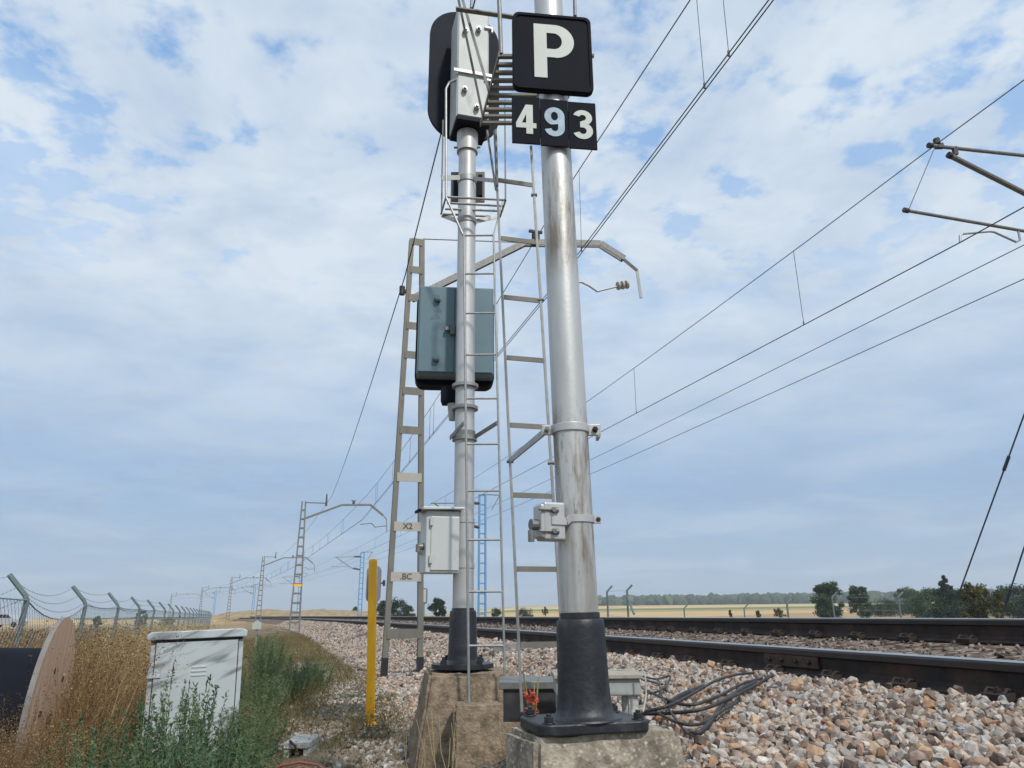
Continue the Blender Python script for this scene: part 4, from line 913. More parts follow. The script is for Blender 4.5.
# earth wire on the mast tops
e0 = onm(441, 133); e1_ = onm(405, 275)
along, right = trk_axes(10.9)
a1 = onm(405, 276); q2 = trk(41, 2.3, 6.15)
up = a1+(on_lat(441.5, 132, float(sl(a1.x, a1.y)[1])+.02)-a1)
print('earth', a1, up)
# straight run from second mast through the first bracket and overhead
dirn = (a1-up).normalized()
pts = [up+(up-a1)*1.4, up, a1]+sag(a1, q2, 10, .25)[1:]
for s in (81, 126, 172, 222): pts += sag(pts[-1], trk(s, 2.3, 6.2), 8, .3)[1:]
MB().tube(pts, .009, 6).build('earth_wire', M['wire'], tag=('slack earth wire left of the posts, falling from the black head to distant masts', 'wire', 'overhead railway wires'))
# guy wires of the off-frame mast
for (p, q, zt, lab) in (((1024, 415), (962, 585), 5.8, 'longer slanting guy wire rising past the right edge above the conifers'), ((1024, 548), (1007, 600), 4.7, 'shorter slanting guy wire in the lower right corner of the sky')):
    a = on_lat(*p, 11.5); b = on_lat(*q, 11.5); d = (b-a).normalized(); t = (hz(b.x, b.y)-b.z)/d.z; k = (zt-a.z)/(-d.z)
    MB().tube([a-d*max(k, .5), b+d*t], .013, 8).cyl(a+d*.75, a+d*1.02, .028, n=8).build('guy_wire', M['wire'], tag=(lab, 'guy wire', 'guy wires'))

# ------------------------------------------------------------------ yellow marker post
gb = gpt(370.5, 726); yt_ = atY(373, 562, gb.y)
root = thing('marker_post', gb, 'bright yellow round marker post standing in the stony ditch', 'marker post')
ax = (yt_-gb).normalized(); hgt = (yt_-gb).length
MB().cyl(gb-Z*.1, yt_, .036, n=24).build('post', M['yellow'], root, smooth=True)
MB().lathe(yt_, [(.037, -.01), (.037, .01), (.030, .022), (.012, .027)], 20, ax).build('cap', M['yellow'], root, smooth=True)
MB().lathe(gb-Z*.02, [(.07, 0), (.065, .03), (.05, .045), (.04, .05)], 16).build('base_lump', M['yellow'], root)

# ------------------------------------------------------------------ scuffed white cabinet
Yc = 5.75
ca, cb = atY(153.5, 640, 5.60), atY(246, 637, 5.82); cw = (cb-ca).length; cx_ = (cb-ca); cx_.z = 0; cx_.normalize(); cy_ = Vector((-cx_.y, cx_.x, 0))
ztop = atY(200, 639, Yc).z; zbot = -1.2; cmid = (ca+cb)/2; Hc = ztop-zbot
tilt = Vector((-.035, 0, 1)).normalized()
cc_ = Vector((cmid.x, cmid.y, 0))+Z*((ztop+zbot)/2)+cy_*.17
root = thing('trackside_cabinet', (cc_.x, cc_.y, zbot), 'scuffed white metal cabinet with black smears standing among green weeds', 'cabinet')
tilt = Vector((-.03, 0, 1)).normalized(); cxx = (cx_-tilt*cx_.dot(tilt)).normalized(); cyy = tilt.cross(cxx)
MB().box(cc_, (cw*1.0, .34, Hc), (cxx, cyy, tilt)).build('cabinet_body', M['cabinet'], root, bevel=.006)
MB().box(cc_-cyy*.176+cxx*.0, (cw-.075, .014, Hc-.03), (cxx, cyy, tilt)).build('door', M['cabinet'], root, bevel=.004)
tl = cc_+tilt*(Hc/2)
MB().prism([(-cw/2-.025, 0), (cw/2+.02, 0), (cw/2+.025, .042), (cw/2-.01, .058), (-cw/2, .055), (-cw/2-.028, .035)], tl-cyy*.205+tilt*.004, cxx, tilt, cyy, .42).build('rain_roof', M['cabinet'], root, bevel=.006)
MB().box(tl-cyy*.1765-tilt*.008, (cw-.02, .004, .014), (cxx, cyy, tilt)).build('painted_shadow_strip', M['cable'], root)  # solid black strip standing in for the shade under the roof lip
for sd in (-1, 1): MB().box(cc_-cyy*.1715+cxx*(sd*(cw/2-.034)), (.006, .004, Hc-.03), (cxx, cyy, tilt)).build('door_seam', M['cable'], root)
for dz, sd in ((.28, -1), (-.12, 1)):
    p = cc_-cyy*.186+cxx*(sd*(cw/2-.04))+tilt*dz; MB().box(p, (.09 if sd < 0 else .06, .01, .02), (cxx, cyy, tilt)).build('hasp', M['cabinet'], root, bevel=.002)
for i in range(3): MB().box(cc_-cyy*.1845+cxx*.02+tilt*(.33-.028*i), (.10, .006, .012), (cxx, cyy, tilt)).build('vent_louvre', M['cabinet'], root, bevel=.002)

# ------------------------------------------------------------------ wooden cable reel
root_c = atY(44, 690, 4.9); rx = Vector((math.cos(math.radians(20)), math.sin(math.radians(20)), -.03)).normalized()
ra_ = root_c; Rr_ = .60; ry = rx.cross(Z).normalized(); rz_ = ry.cross(rx)*-1
ra_ = atY(60, 617, 4.9)-Z*Rr_*.99
ra_ = atY(60, 617, 4.9)-(Z-rx*rx.z).normalized()*Rr_
root = thing('cable_reel', (ra_.x-.35, ra_.y, ra_.z-Rr_), 'wooden cable reel with black drum lying half hidden in dry weeds', 'cable reel')
def disc(c, nm):
    o = MB().cyl(c+rx*.017, c+rx*.045, Rr_, n=64).build(nm, M['wood'], root, smooth=True); o.data.materials.append(M['woodrim'])
    for f in o.data.polygons:
        if len(f.vertices) == 4: f.material_index = 1
    b_ = MB()
    for k in range(6): q = c+rx*.045+(Z*math.cos(k*PI/3+.3)+ry*math.sin(k*PI/3+.3))*.30; b_.cyl(q, q+rx*.012, .018, n=8)
    b_.cyl(c+rx*.045, c+rx*.052, .05, n=16); b_.build('disc_bolts', M['clip'], o)
    return o
disc(ra_, 'side_disc'); disc(ra_-rx*.95, 'side_disc')
MB().cyl(ra_-rx*.90, ra_-rx*.0, .415, n=48).build('cable_drum', M['blackplate'], root, smooth=True)

# ------------------------------------------------------------------ small concrete chamber, hoses
gc = gpt(300, 757); 
gc.x = atY(297, 742, gc.y).x; cl_, cr_ = atY(284, 742, gc.y), atY(310, 742, gc.y); w_ = (cr_-cl_).length
root = thing('cable_chamber', gc, 'small broken pale concrete cable box with black opening, low in the ditch', 'cable box')
zt_ = cl_.z
MB().box(Vector((gc.x, gc.y+.16, zt_-.02)), (w_*1.0, .36, .045)).build('lid', M['conc_pale'], root, bevel=.008)
for sd in (-1, 1): MB().box(Vector((gc.x+sd*(w_/2-.022), gc.y+.16, zt_-.16)), (.04, .34, .235)).build('side_wall', M['conc_pale'], root, bevel=.008)
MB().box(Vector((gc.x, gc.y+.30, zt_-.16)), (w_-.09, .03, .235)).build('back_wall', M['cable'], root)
MB().tube([atY(290, 741, gc.y-.03), atY(295, 746, gc.y-.07), atY(298, 756, gc.y-.05), atY(299, 766, gc.y)], .009, 8).build('loose_cable', M['cable'], root)
for k, (xs_, lab) in enumerate((([(266, 776), (280, 766), (300, 762), (318, 765), (332, 776)], 'longer faded red conduit arching at the bottom edge below the concrete box'), ([(286, 778), (292, 770), (304, 767), (315, 771), (320, 780)], 'shorter inner red conduit loop at the very bottom edge'))):
    MB().tube([atY(a, b, 4.35-.1*k) for a, b in xs_], .007, 8).build('conduit', M['hose'], tag=(lab, 'conduit', 'red conduits'))

# ------------------------------------------------------------------ trackside box behind the thick post, trough, slab
Yb = 3.35
b0_, b1_ = atY(556, 679, Yb), atY(640, 679, Yb); bw = (b1_-b0_).length; bcx = (b0_+b1_)/2
hF = (atY(600, 680, Yb)-atY(600, 697, Yb)).length
root = thing('junction_case', (bcx.x, bcx.y, -.47), 'low pale trackside case with dusty brown lid behind the thick black post base', 'equipment case')
MB().box(bcx+Vector((0, .13, -hF/2)), (bw, .26, hF)).build('case_body', M['casegrey'], root, bevel=.006)
MB().box(bcx+Vector((0, .13, .010)), (bw+.02, .29, .02)).build('lid', M['lid_brown'], root, bevel=.004)
for sx in (-1, 1):
    for sy in (.03, .23): MB().box(bcx+Vector((sx*(bw/2-.03), sy, -hF-.055)), (.04, .03, .11)).build('leg', M['conc_pale'], root)
MB().box(bcx+Vector((-.02, .38, .0)), (.24, .06, .04)).build('cable_cover', M['cable'], root, bevel=.01)
t0, t1 = atY(499, 681, 3.75), atY(566, 683, 3.75); tc_ = (t0+t1)/2
root = thing('cable_trough', (tc_.x, tc_.y, -.5), 'dark grey cable trough with black gap between the two concrete blocks', 'cable trough')
MB().box(tc_+Vector((0, .12, -.012)), ((t1-t0).length, .30, .035), None).build('lid', M['galv_dark'], root, bevel=.004)
for sy in (.0, .25): MB().box(tc_+Vector((0, sy, -.10)), ((t1-t0).length-.04, .03, .14)).build('side_wall', M['cable'], root)
q0 = gpt(524, 650); q1 = gpt(560, 650)
MB().box((q0+q1)/2+Vector((0, .15, .02)), ((q1-q0).length+.5, .34, .12)).build('concrete_slab', M['slab'], bevel=.01, tag=('flat grey concrete slab lying on the stones behind the two posts', 'concrete slab'))

# ------------------------------------------------------------------ black cables on the stones
def smooth(pts, n=6):
    out = []
    P_ = [pts[0]]+list(pts)+[pts[-1]]
    for i in range(1, len(P_)-2):
        for k in range(n):
            t = k/n; a, b, c, d = P_[i-1:i+3]
            out.append(.5*((2*b)+(c-a)*t+(2*a-5*b+4*c-d)*t*t+(3*b-a-3*c+d)*t**3))
    out.append(P_[-2]); return out
CAB = [([(642, 712, .06), (668, 706, .08), (692, 694, .09), (715, 681, .07), (735, 675, .05), (752, 673, .03), (775, 671, .01)], .010, 'upper curving black cable resting on the stones beside the thick post'),
       ([(640, 714, .05), (672, 713, .05), (703, 709, .06), (730, 698, .06), (752, 687, .04), (772, 676, .02), (786, 673, .0)], .011, 'middle black cable sweeping from the block towards the rail'),
       ([(668, 704, .05), (684, 694, .06), (704, 686, .03)], .018, 'short thick black hose end lying between the cables'),
       ([(643, 680, .10), (658, 684, .10), (662, 696, .08), (672, 714, .06), (686, 732, .03), (697, 737, .02)], .007, 'thin black wire dropping from the pale case to the stones'),
       ([(690, 734, .02), (702, 731, .03), (714, 717, .04), (726, 700, .05), (740, 690, .04), (756, 682, .03)], .014, 'lower thick black cable looping nearest the camera'),
       ([(646, 690, .10), (668, 700, .07), (690, 705, .05), (716, 697, .06), (742, 684, .05), (762, 678, .02)], .010, 'black cable crossing between the upper and middle cables'),
       ([(650, 708, .06), (676, 722, .05), (700, 724, .04), (720, 712, .05), (738, 702, .03)], .009, 'short black cable sagging low beside the thick post block'),
       ([(642, 676, .10), (656, 679, .08), (670, 676, .06), (664, 688, .06), (650, 694, .06)], .008, 'tangled thin black wire loop at the corner of the pale case')]
for pts, r_, lab in CAB: MB().tube(smooth([gpt(x, y, l_) for x, y, l_ in pts]), r_*.78, 8).build('black_cable', M['cable'], tag=(lab, 'cable', 'black cables on the stones'))
MB().tube(smooth([atY(641, 668, 3.3), atY(645, 676, 3.28), atY(646, 695, 3.26), atY(643, 712, 3.2)]), .0035, 8).build('white_cable', M['casegrey'], tag=('thin pale cable hanging down the right end of the pale case', 'cable'))

# ------------------------------------------------------------------ chain-link fence on the left
def fence_left():
    n = 20; P = []
    for k in range(n):
        d = 6.7+2.75*(k-0); a = math.radians(-19.7)
        # start pixel x=22 at distance 6.7 from the eye along the line
        base = atY(24, 617, 6.6); base.z = 0; q = base+Vector((math.sin(a), math.cos(a), 0))*(2.75*k); P.append(q)
    P = [P[0]-(P[1]-P[0])]+P
    root = thing('chain_link_fence', (P[0].x, P[0].y, -1.3), 'galvanised chain link fence with bent-top posts along the field at left', 'fence')
    out = Vector((-1, -.25, 0)).normalized(); bends = []; tops = []
    for k, q in enumerate(P):
        zt = .165+.0*k; bend = Vector((q.x, q.y, zt)); lean = Vector((random.uniform(-.04, .0), random.uniform(-.03, .03), 0)); base = Vector((q.x, q.y, -1.35))-Vector((.09, 0, 0))+lean*.5
        tip = bend+out*.17+Z*.19; bends.append(bend); tops.append(tip)
        MB().tube([base, bend-Z*.03, bend+out*.02+Z*.02, tip], .023, 8).build('post', M['fence'], root, smooth=True)
    ms = MB(); vs = []; 
    # woven mesh: diamond wires between posts, sagging at the top
    for k in range(len(bends)-1):
        a, b = bends[k], bends[k+1]; far = k > 6; step = .10 if k < 5 else .2
        L_ = (b-a).length; sg = (.0, .16, .03, .02)[min(k, 3)] if k < 4 else .02
        topz = lambda t: a.z+(b.z-a.z)*t-sg*4*t*(1-t)-.02
        w = .0016 if k < 5 else .0026; H_ = 1.5; n2 = int(L_/step); rows = int(H_/step)
        for i in range(-rows, n2):
            for sgn in (1, -1):
                # strands running diagonally
                t0 = max(0, i); t1 = min(n2, i+rows)
                if t1 <= t0: continue
                def pt(u): 
                    t = u/n2; zt_ = topz(t); v = (u-i)/rows; z = zt_-H_*(v if sgn > 0 else 1-v); return Vector((a.x+(b.x-a.x)*t, a.y+(b.y-a.y)*t, z))
                m_ = [pt(u) for u in np.linspace(t0, t1, 4)]
                ms.tube(m_, w, 3)
        tp = [Vector((a.x+(b.x-a.x)*t, a.y+(b.y-a.y)*t, topz(t))) for t in np.linspace(0, 1, 9)]
        ms.tube(tp, .006, 5)
    ms.build('wire_mesh', M['mesh'], root)
    bw_ = MB()
    for f in (.05, .5, .95):
        for k in range(len(bends)-1):
            a = bends[k].lerp(tops[k], f); b = bends[k+1].lerp(tops[k+1], f); d = random.uniform(.03, .16) if k < 5 else .03
            pp = sag(a, b, 8, d); bw_.tube(pp, .0018, 4)
            if k < 6:
                for q in sag(a, b, 26, d): bw_.box(q, (.016, .002, .002)); bw_.box(q, (.002, .002, .016))
    bw_.build('barbed_wire', M['mesh'], root)
fence_left()
# far fence on the other side, seen just above the rail
root = None
fp = [(607, 587, 40), (627, 586, 36), (684, 604, 95), (744, 604, 100), (787, 600, 70), (832, 593, 52), (898, 593, 50)]
root = thing('chain_link_fence', (20, 60, -1.2), 'broken line of bent grey fence posts beyond the rails at right', 'fence')
prev = None; mm_ = MB()
for (x, y, D) in fp:
    tip = atY(x+5, y-1, D); bend = atY(x, y+4.5, D); base = Vector((bend.x, bend.y, -1.25)); MB().tube([base, bend, tip], .055 if D < 60 else .09, 6).build('post', M['fence'], root)
    if prev is not None and D < 60 and (bend-prev).length < 12:
        for f in (0, .25, .5, .75): mm_.tube([prev-Z*f*1.6, bend-Z*f*1.6], .006, 4)
    prev = bend
MB().tube([atY(627, 596, 36), atY(634, 614, 34)], .05, 6).build('brace', M['fence'], root)
mm_.build('wire_strands', M['mesh'], root)

# ------------------------------------------------------------------ small distant things
def small_signal(x, yt, yb, D, w, label, side=0):
    a, b = atY(x, yt, D), atY(x, yb, D); c = (a+b)/2; gz = hz(c.x, c.y)
    root = thing('dwarf_signal', (c.x, c.y, gz), label, 'railway signal', 'small distant signals')
    MB().prism(rrect(w, (a-b).length, w*.35), c, Vector((1, 0, 0)), Z, Vector((0, 1, 0)), .05).build('signal_board', M['fardark'], root)
    MB().box(c+Vector((0, -.07, 0)), (w*.5, .14, (a-b).length*.8)).build('lamp_box', M['whitebox'], root, bevel=.01)
    MB().cyl(Vector((c.x, c.y-.05, gz)), c, .06, n=10).build('pole', M['galv'], root)
    if side: MB().cyl(c+Vector((w/2, 0, .02)), c+Vector((w/2+.06, 0, .02)), .02, n=8).box(c+Vector((w/2+.09, 0, .02)), (.06, .08, .16)).build('side_lamp', M['cable'], root)
small_signal(373.5, 566, 602, 22, .42, 'grey signal back mostly hidden behind the yellow marker post', 1)
small_signal(424.5, 588, 604, 60, .46, 'small grey board on a pole seen between mast leg and thin post')
q = gpt(257, 641); D = 16; a = atY(257, 622, D); 
root = thing('track_marker', (a.x, a.y, hz(a.x, a.y)), 'tiny white marker with pointed top beyond the cabinet', 'marker')
MB().prism([(-.09, 0), (.09, 0), (.09, .12), (.0, .17), (-.09, .12)], a-Z*.14, Vector((1, 0, 0)), Z, Vector((0, 1, 0)), .03).build('plate', M['letter'], root)
MB().cyl(Vector((a.x, a.y+.04, hz(a.x, a.y))), a+Vector((0, .04, -.05)), .02, n=8).build('stake', M['galv'], root)
# parked car beyond the fence
D = 95; a = atY(3, 621, D); cz = a.z-.55
root = thing('parked_car', (a.x, a.y, cz-.25), 'small silver car parked beyond the fence at far left edge', 'car')
X0, Y0 = Vector((1, 0, 0)), Vector((0, 1, 0)); cb_ = Vector((a.x, a.y, cz))
MB().prism([(-2.1, .1), (2.1, .1), (2.15, .5), (1.9, .8), (1.1, .88), (.45, 1.38), (-1.2, 1.40), (-1.9, .9), (-2.15, .6)], cb_, X0, Z, Y0, 1.7).build('car_body', M['carbody'], root, bevel=.05)
MB().prism([(1.0, .90), (.42, 1.30), (-1.15, 1.32), (-1.7, .92)], cb_-Y0*.006, X0, Z, Y0, 1.712).build('window', M['glass'], root)
for dx in (-1.35, 1.35):
    for dy in (-.02, 1.52): MB().cyl(cb_+Vector((dx, dy, .12)), cb_+Vector((dx, dy+.2, .12)), .33, n=20).build('wheel', M['tyre'], root)

# mound on the left horizon
bm = bmesh.new(); c0m = atY(285, 612, 150); 
n1, n2 = 60, 16; g = []
for i in range(n1+1):
    row = []
    for j in range(n2+1):
        u = i/n1*2-1; v = j/n2*2-1; h = max(0, 1-abs(u)**2.6)*max(0, 1-v*v); h = h**.7*(2.6+1.1*noise.noise((u*3, v, 1))+.9*u)
        row.append(bm.verts.new((c0m.x+u*22, c0m.y+v*14, -1.6+h+.25*noise.noise((u*20, v*6, 4)))))
    g.append(row)
for i in range(n1):
    for j in range(n2): bm.faces.new((g[i][j], g[i+1][j], g[i+1][j+1], g[i][j+1]))
me = bpy.data.meshes.new('earth_mound'); bm.to_mesh(me); bm.free(); me.materials.append(mat('dry_mound_earth', (.30, .22, .12), .95, 0, .3, .8, bump=.5, bscale=3)); me.shade_smooth()
o = bpy.data.objects.new('earth_mound', me); COL.objects.link(o); settag(o, 'low dry brown earth mound on the left horizon behind the masts', None, None, 'structure')

# ------------------------------------------------------------------ vegetation
def leaf_cloud(centres, radii, n, size, squash=1.0, seed=0, elong=1.0, shell=.55):
    """many small leaf quads spread through several overlapping clumps"""
    r = np.random.default_rng(seed); k = r.integers(0, len(centres), n)
    d = r.normal(size=(n, 3)); d /= np.linalg.norm(d, axis=1)[:, None]; rad = shell+(1-shell)*r.random(n)
    P = np.asarray(centres)[k]+d*(np.asarray(radii)[k]*rad)[:, None]*np.array([1, 1, squash])
    u = r.normal(size=(n, 3)); u /= np.linalg.norm(u, axis=1)[:, None]; w = np.cross(u, r.normal(size=(n, 3))); w /= np.linalg.norm(w, axis=1)[:, None]
    s_ = size*r.uniform(.6, 1.4, n)[:, None]
    V = np.stack([P-u*s_*elong, P+w*s_*.5, P+u*s_*elong, P-w*s_*.5], 1).reshape(-1, 3)
    Fc = np.arange(4*n)
    a = np.repeat(np.clip(.25*r.random(n)+.75*r.random(len(centres))[k], 0, 1), 4)
    return V, Fc, np.full(n, 4), a
LEAF_DK = rmat('dark_evergreen_leaves', [(0, (.016, .030, .016)), (.5, (.030, .052, .024)), (1, (.055, .085, .035))], .7, transl=.25)
LEAF_MD = rmat('mid_green_leaves', [(0, (.030, .055, .022)), (.5, (.055, .095, .035)), (1, (.10, .15, .055))], .7, transl=.3)
LEAF_OL = rmat('olive_brown_leaves', [(0, (.055, .055, .02)), (.5, (.11, .11, .035)), (1, (.20, .16, .055))], .7, transl=.3)
def tree(x, yt, D, wpx, kind, label, seed):
    if x > 870: wpx *= 1.25
    r = random.Random(seed); top = atY(x, yt, D); gz = hz(top.x, D); H = top.z-gz; mpp = D/ (F*1.09); W = wpx*mpp/2
    base = Vector((top.x, D, gz)); root = thing('tree' if kind != 'conifer' else 'conifer_tree', base, label, 'tree', 'distant trees')
    cs, rs = [], []
    if kind == 'conifer':
        for i in range(26):
            t = (i+.5)/26; h = .04+.94*t; w = W*1.25*(1-t)**.8; a = r.uniform(0, 2*PI); rr = max(.16, w*.6)
            cs.append((math.cos(a)*w*.45, math.sin(a)*w*.45, H*h)); rs.append(rr)
        V, Fc, lt_, at = leaf_cloud(cs, rs, 6000, H*.026, .55, seed, 1.3, .3)
    elif kind == 'round':
        for i in range(44):
            a = r.uniform(0, 2*PI); q = r.random()**.5; h = r.uniform(.08, .90); w = W*math.sqrt(max(.3, 1-((h-.38)/.56)**2))
            cs.append((math.cos(a)*w*.78*q, math.sin(a)*w*.78*q, H*h)); rs.append(W*r.uniform(.14, .32))
        cs.append((0, 0, H*.86)); rs.append(W*.3)
        V, Fc, lt_, at = leaf_cloud(cs, rs, 6500, H*.030, .85, seed, 1.1, .3)
    else:   # ragged bush with sprigs
        for i in range(34):
            a = r.uniform(0, 2*PI); q = r.random(); h = r.uniform(.1, 1)**.8; w = W*(1.05-.5*h)
            cs.append((math.cos(a)*w*q, math.sin(a)*w*q, H*h*r.uniform(.8, 1.02))); rs.append(W*r.uniform(.10, .24))
        V, Fc, lt_, at = leaf_cloud(cs, rs, 5200, H*.030, 1.1, seed, 1.4, .2)
    np_mesh('crown', V, Fc, lt_, {'conifer': LEAF_DK, 'round': LEAF_DK if seed % 2 else LEAF_MD, 'bush': LEAF_OL}[kind], at, parent=root)
    tk = MB(); tk.cyl((0, 0, -.3), (r.uniform(-.2, .2), 0, H*.55), H*.035, H*.015, 8)
    for i in range(5): a = r.uniform(0, 2*PI); z0 = H*r.uniform(.2, .5); tk.cyl((0, 0, z0), (math.cos(a)*W*.6, math.sin(a)*W*.6, z0+H*.25), H*.014, H*.005, 6)
    root['_org'] = (0, 0, 0); tk.build('trunk', M['bark'], root); root['_org'] = tuple(base)
TR = [(826, 581, 150, 40, 'round', 'dark tall tree with layered crown, left of the bushy pair'), (822, 584, 152, 22, 'conifer', 'dark conifer rising out of the left of the tree pair'), (857, 585, 152, 30, 'round', 'rounded dark tree, right one of the bushy pair'), (880, 600, 170, 44, 'round', 'low green scrub just right of the tree pair'),
      (908, 588, 240, 34, 'round', 'hazy grey-green tree behind the second bent fence post'), (943, 575, 140, 26, 'conifer', 'tallest pointed conifer near the right edge'), (935, 588, 142, 40, 'round', 'broad dark evergreen below the pointed conifer'), (958, 590, 143, 40, 'round', 'dark round tree right of the pointed conifer'),
      (975, 582, 70, 46, 'bush', 'olive and brown ragged bush crossed by the longer guy wire'), (1012, 586, 130, 52, 'round', 'dark broad tree at the right edge behind the shorter guy wire'), (918, 596, 150, 30, 'round', 'small dark tree left of the broad evergreen'),
      (1000, 594, 160, 60, 'round', 'low dark scrub left of the tree at the right edge'), (962, 600, 150, 70, 'round', 'low dark scrub below the pointed conifer and round tree'), (893, 603, 175, 46, 'round', 'low hazy scrub between the tree pair and the second bent fence post'),
      (1040, 590, 135, 40, 'round', 'dark tree cut by the right edge of the frame'),
      (394, 598, 130, 46, 'round', 'green tree between the yellow post and the near mast'), (409, 605, 140, 20, 'round', 'small round green bush between the legs of the near mast'), (437, 597, 130, 26, 'round', 'green tree just left of the thin black post base'), (355, 606, 160, 14, 'round', 'small green bush at the foot of a blue mast left of the yellow post'), (383, 601, 150, 22, 'round', 'green bush half hidden by the yellow post'),
      (496, 608, 160, 16, 'round', 'tiny green bush between the two ladders'), (525, 608, 190, 22, 'round', 'dark low bush left of the thick post base'), (545, 607, 260, 10, 'bush', 'small olive bush touching the thick post'),
      (143, 609, 60, 15, 'round', 'lone dark green shrub seen through the fence'), (97, 615, 55, 14, 'round', 'low green shrub seen through the fence left of the lone dark one'), (168, 617, 90, 20, 'round', 'hazy low bush behind the far fence posts'), (758, 610, 120, 8, 'round', 'small dark bush in the tan field'), (779, 609, 150, 18, 'bush', 'olive scrub left of the bushy tree pair'), (730, 609, 110, 5, 'round', 'tiny dark shrub on the edge of the tan field')]
for i, (x, yt, D, w, kd, lab) in enumerate(TR): tree(x, yt, D, w, kd, lab, i+20)

# far wood on the ridge
n = 2600; az = np.radians(rng.uniform(6.2, 36, n)); dd_ = rng.uniform(1050, 1500, n); x = dd_*np.sin(az); y = dd_*np.cos(az)
edge = 1+.5*np.sin(az*23)+.3*np.sin(az*61); z = hts(x, y)
rr = rng.uniform(6, 10, n); P = np.stack([x, y, z+rr*.55], 1)
V_, F_, A_ = scatter(P, rr, hull_templates(8, 26, (1, 1, .85), 9), rng.random(n))
np_mesh('far_wood', V_, F_.ravel(), np.full(len(F_), 3), rmat('distant_wood', [(0, (.035, .06, .03)), (.6, (.06, .09, .04)), (1, (.10, .13, .055))], .9), A_, ('dark green wood along the ridge on the right horizon', None, None, 'stuff'))

# ---- grasses
def blades(P, h, w, lean, curve, val, nseg=3):
    n = len(P); a = rng.uniform(0, 2*PI, n); dx = np.cos(a); dy = np.sin(a); b = rng.uniform(0, 2*PI, n); wx_, wy_ = np.cos(b), np.sin(b)
    rows = []
    for k in range(nseg+1):
        t = k/nseg; off = lean*t+curve*t*t; c = P+np.stack([dx*off*h, dy*off*h, h*(t-.25*curve*t*t)], 1)
        ww = w*(1-t*.92); o = np.stack([wx_*ww, wy_*ww, 0*wx_], 1); rows += [c-o, c+o]
    V = np.stack(rows, 1); m_ = 2*(nseg+1); base = (np.arange(n)*m_)[:, None, None]
    Fc = np.array([[2*k, 2*k+1, 2*k+3, 2*k+2] for k in range(nseg)])[None]+base
    tips = V[:, -1]
    return V.reshape(-1, 3), Fc.reshape(-1, 4), np.repeat(val, m_), tips
def seedheads(T, size, val, per=8, spread=.06):
    n = len(T)*per; P = np.repeat(T, per, 0)+np.clip(rng.normal(size=(n, 3)), -1.5, 1.0)*np.array([.14, .14, 1.2])*spread-np.array([0, 0, spread*.9])
    u = rng.normal(size=(n, 3)); u /= np.linalg.norm(u, axis=1)[:, None]; w = np.cross(u, rng.normal(size=(n, 3))); w /= np.linalg.norm(w, axis=1)[:, None]; s_ = size*rng.uniform(.6, 1.5, n)[:, None]
    return np.stack([P-u*s_, P+w*s_*.6, P+u*s_, P-w*s_*.6], 1).reshape(-1, 3), np.arange(4*n).reshape(-1, 4), np.repeat(np.repeat(val, per), 4)
class Acc:
    def __init__(s): s.V = []; s.F = []; s.A = []; s.o = 0
    def add(s, V, Fc, A): s.V.append(V); s.F.append(Fc+s.o); s.A.append(A); s.o += len(V)
    def build(s, name, m_, tagk):
        V = np.concatenate(s.V); Fc = np.concatenate(s.F); return np_mesh(name, V, Fc.ravel(), np.full(len(Fc), 4), m_, np.concatenate(s.A), tagk)
DRY = rmat('dry_weeds', [(0, (.11, .065, .032)), (.3, (.24, .148, .066)), (.6, (.38, .255, .12)), (.85, (.56, .43, .22)), (1, (.70, .58, .35))], .85, transl=.35)
acc = Acc()
def region(n, x0, x1, Y0_, Y1_, cond=None):
    Y = Y0_+(Y1_-Y0_)*rng.random(n)**1.1; xp = rng.uniform(x0, x1, n); X = (xp-512)/775*Y
    P = np.stack([X, Y, hts(X, Y)], 1); s, l = sl(X, Y); k = l < -1.15
    if cond is not None: k &= cond(xp, Y, s, l)
    return P[k], xp[k], Y[k]
def patch(P, f, seed): return np.array([noise.noise((p[0]*f, p[1]*f, seed)) for p in P])
def in_cab(P): return (np.abs((P[:, 0]-cc_.x)) < .52) & (np.abs(P[:, 1]-cc_.y) < .27)
# tall dry weeds, near to far
for n, Y0_, Y1_, h0_, w_, sp_ in ((7500, 2.6, 5.2, .70, .0018, .06), (13000, 5.0, 11, .92, .003, .06), (9000, 11, 40, .80, .007, .07)):
    P, xp, Y = region(n, -60, 205 if Y0_ > 4 else 80, Y0_, Y1_)
    k = ~in_cab(P) & ~((xp > 132) & (Y < 6.1)); P, xp, Y = P[k], xp[k], Y[k]
    pz = patch(P, .7, 3.); strw = np.clip((xp-95)/60, 0, 1)*(Y > 5.4)
    h = h0_*rng.uniform(.65, 1.12, len(P))*(1+.18*pz)
    # keep the reel's face visible
    near = (xp < 80) & (Y > 3.7) & (Y < 5.3); h = np.where(near & (rng.random(len(P)) < .93), h*.70, h)
    val = np.clip(rng.normal(.38, .24, len(P))+pz*.45+strw*.42, 0, 1)
    V, Fc, A, T = blades(P, h, w_, rng.uniform(.03, .30, len(P)), rng.uniform(0, .45, len(P)), val); acc.add(V, Fc, A)
    V, Fc, A = seedheads(T, (.0034 if Y0_ < 4 else (.006 if Y0_ < 10 else .018)), np.clip(val-.12, 0, 1), 18 if Y0_ < 4 else 12, sp_*1.6); acc.add(V, Fc, A)
    # low tangle
    P2 = P[rng.integers(0, len(P), len(P)*2)]+np.concatenate([rng.normal(0, .08, (len(P)*2, 2)), np.zeros((len(P)*2, 1))], 1)
    v2 = np.clip(rng.normal(.25, .18, len(P2)), 0, 1); V, Fc, A, T = blades(P2, rng.uniform(.2, .5, len(P2)), w_*1.1, .4, rng.uniform(0, .7, len(P2)), v2); acc.add(V, Fc, A)
    V, Fc, A = seedheads(T, .0045 if Y0_ < 4 else (.007 if Y0_ < 10 else .018), v2, 7, .07); acc.add(V, Fc, A)
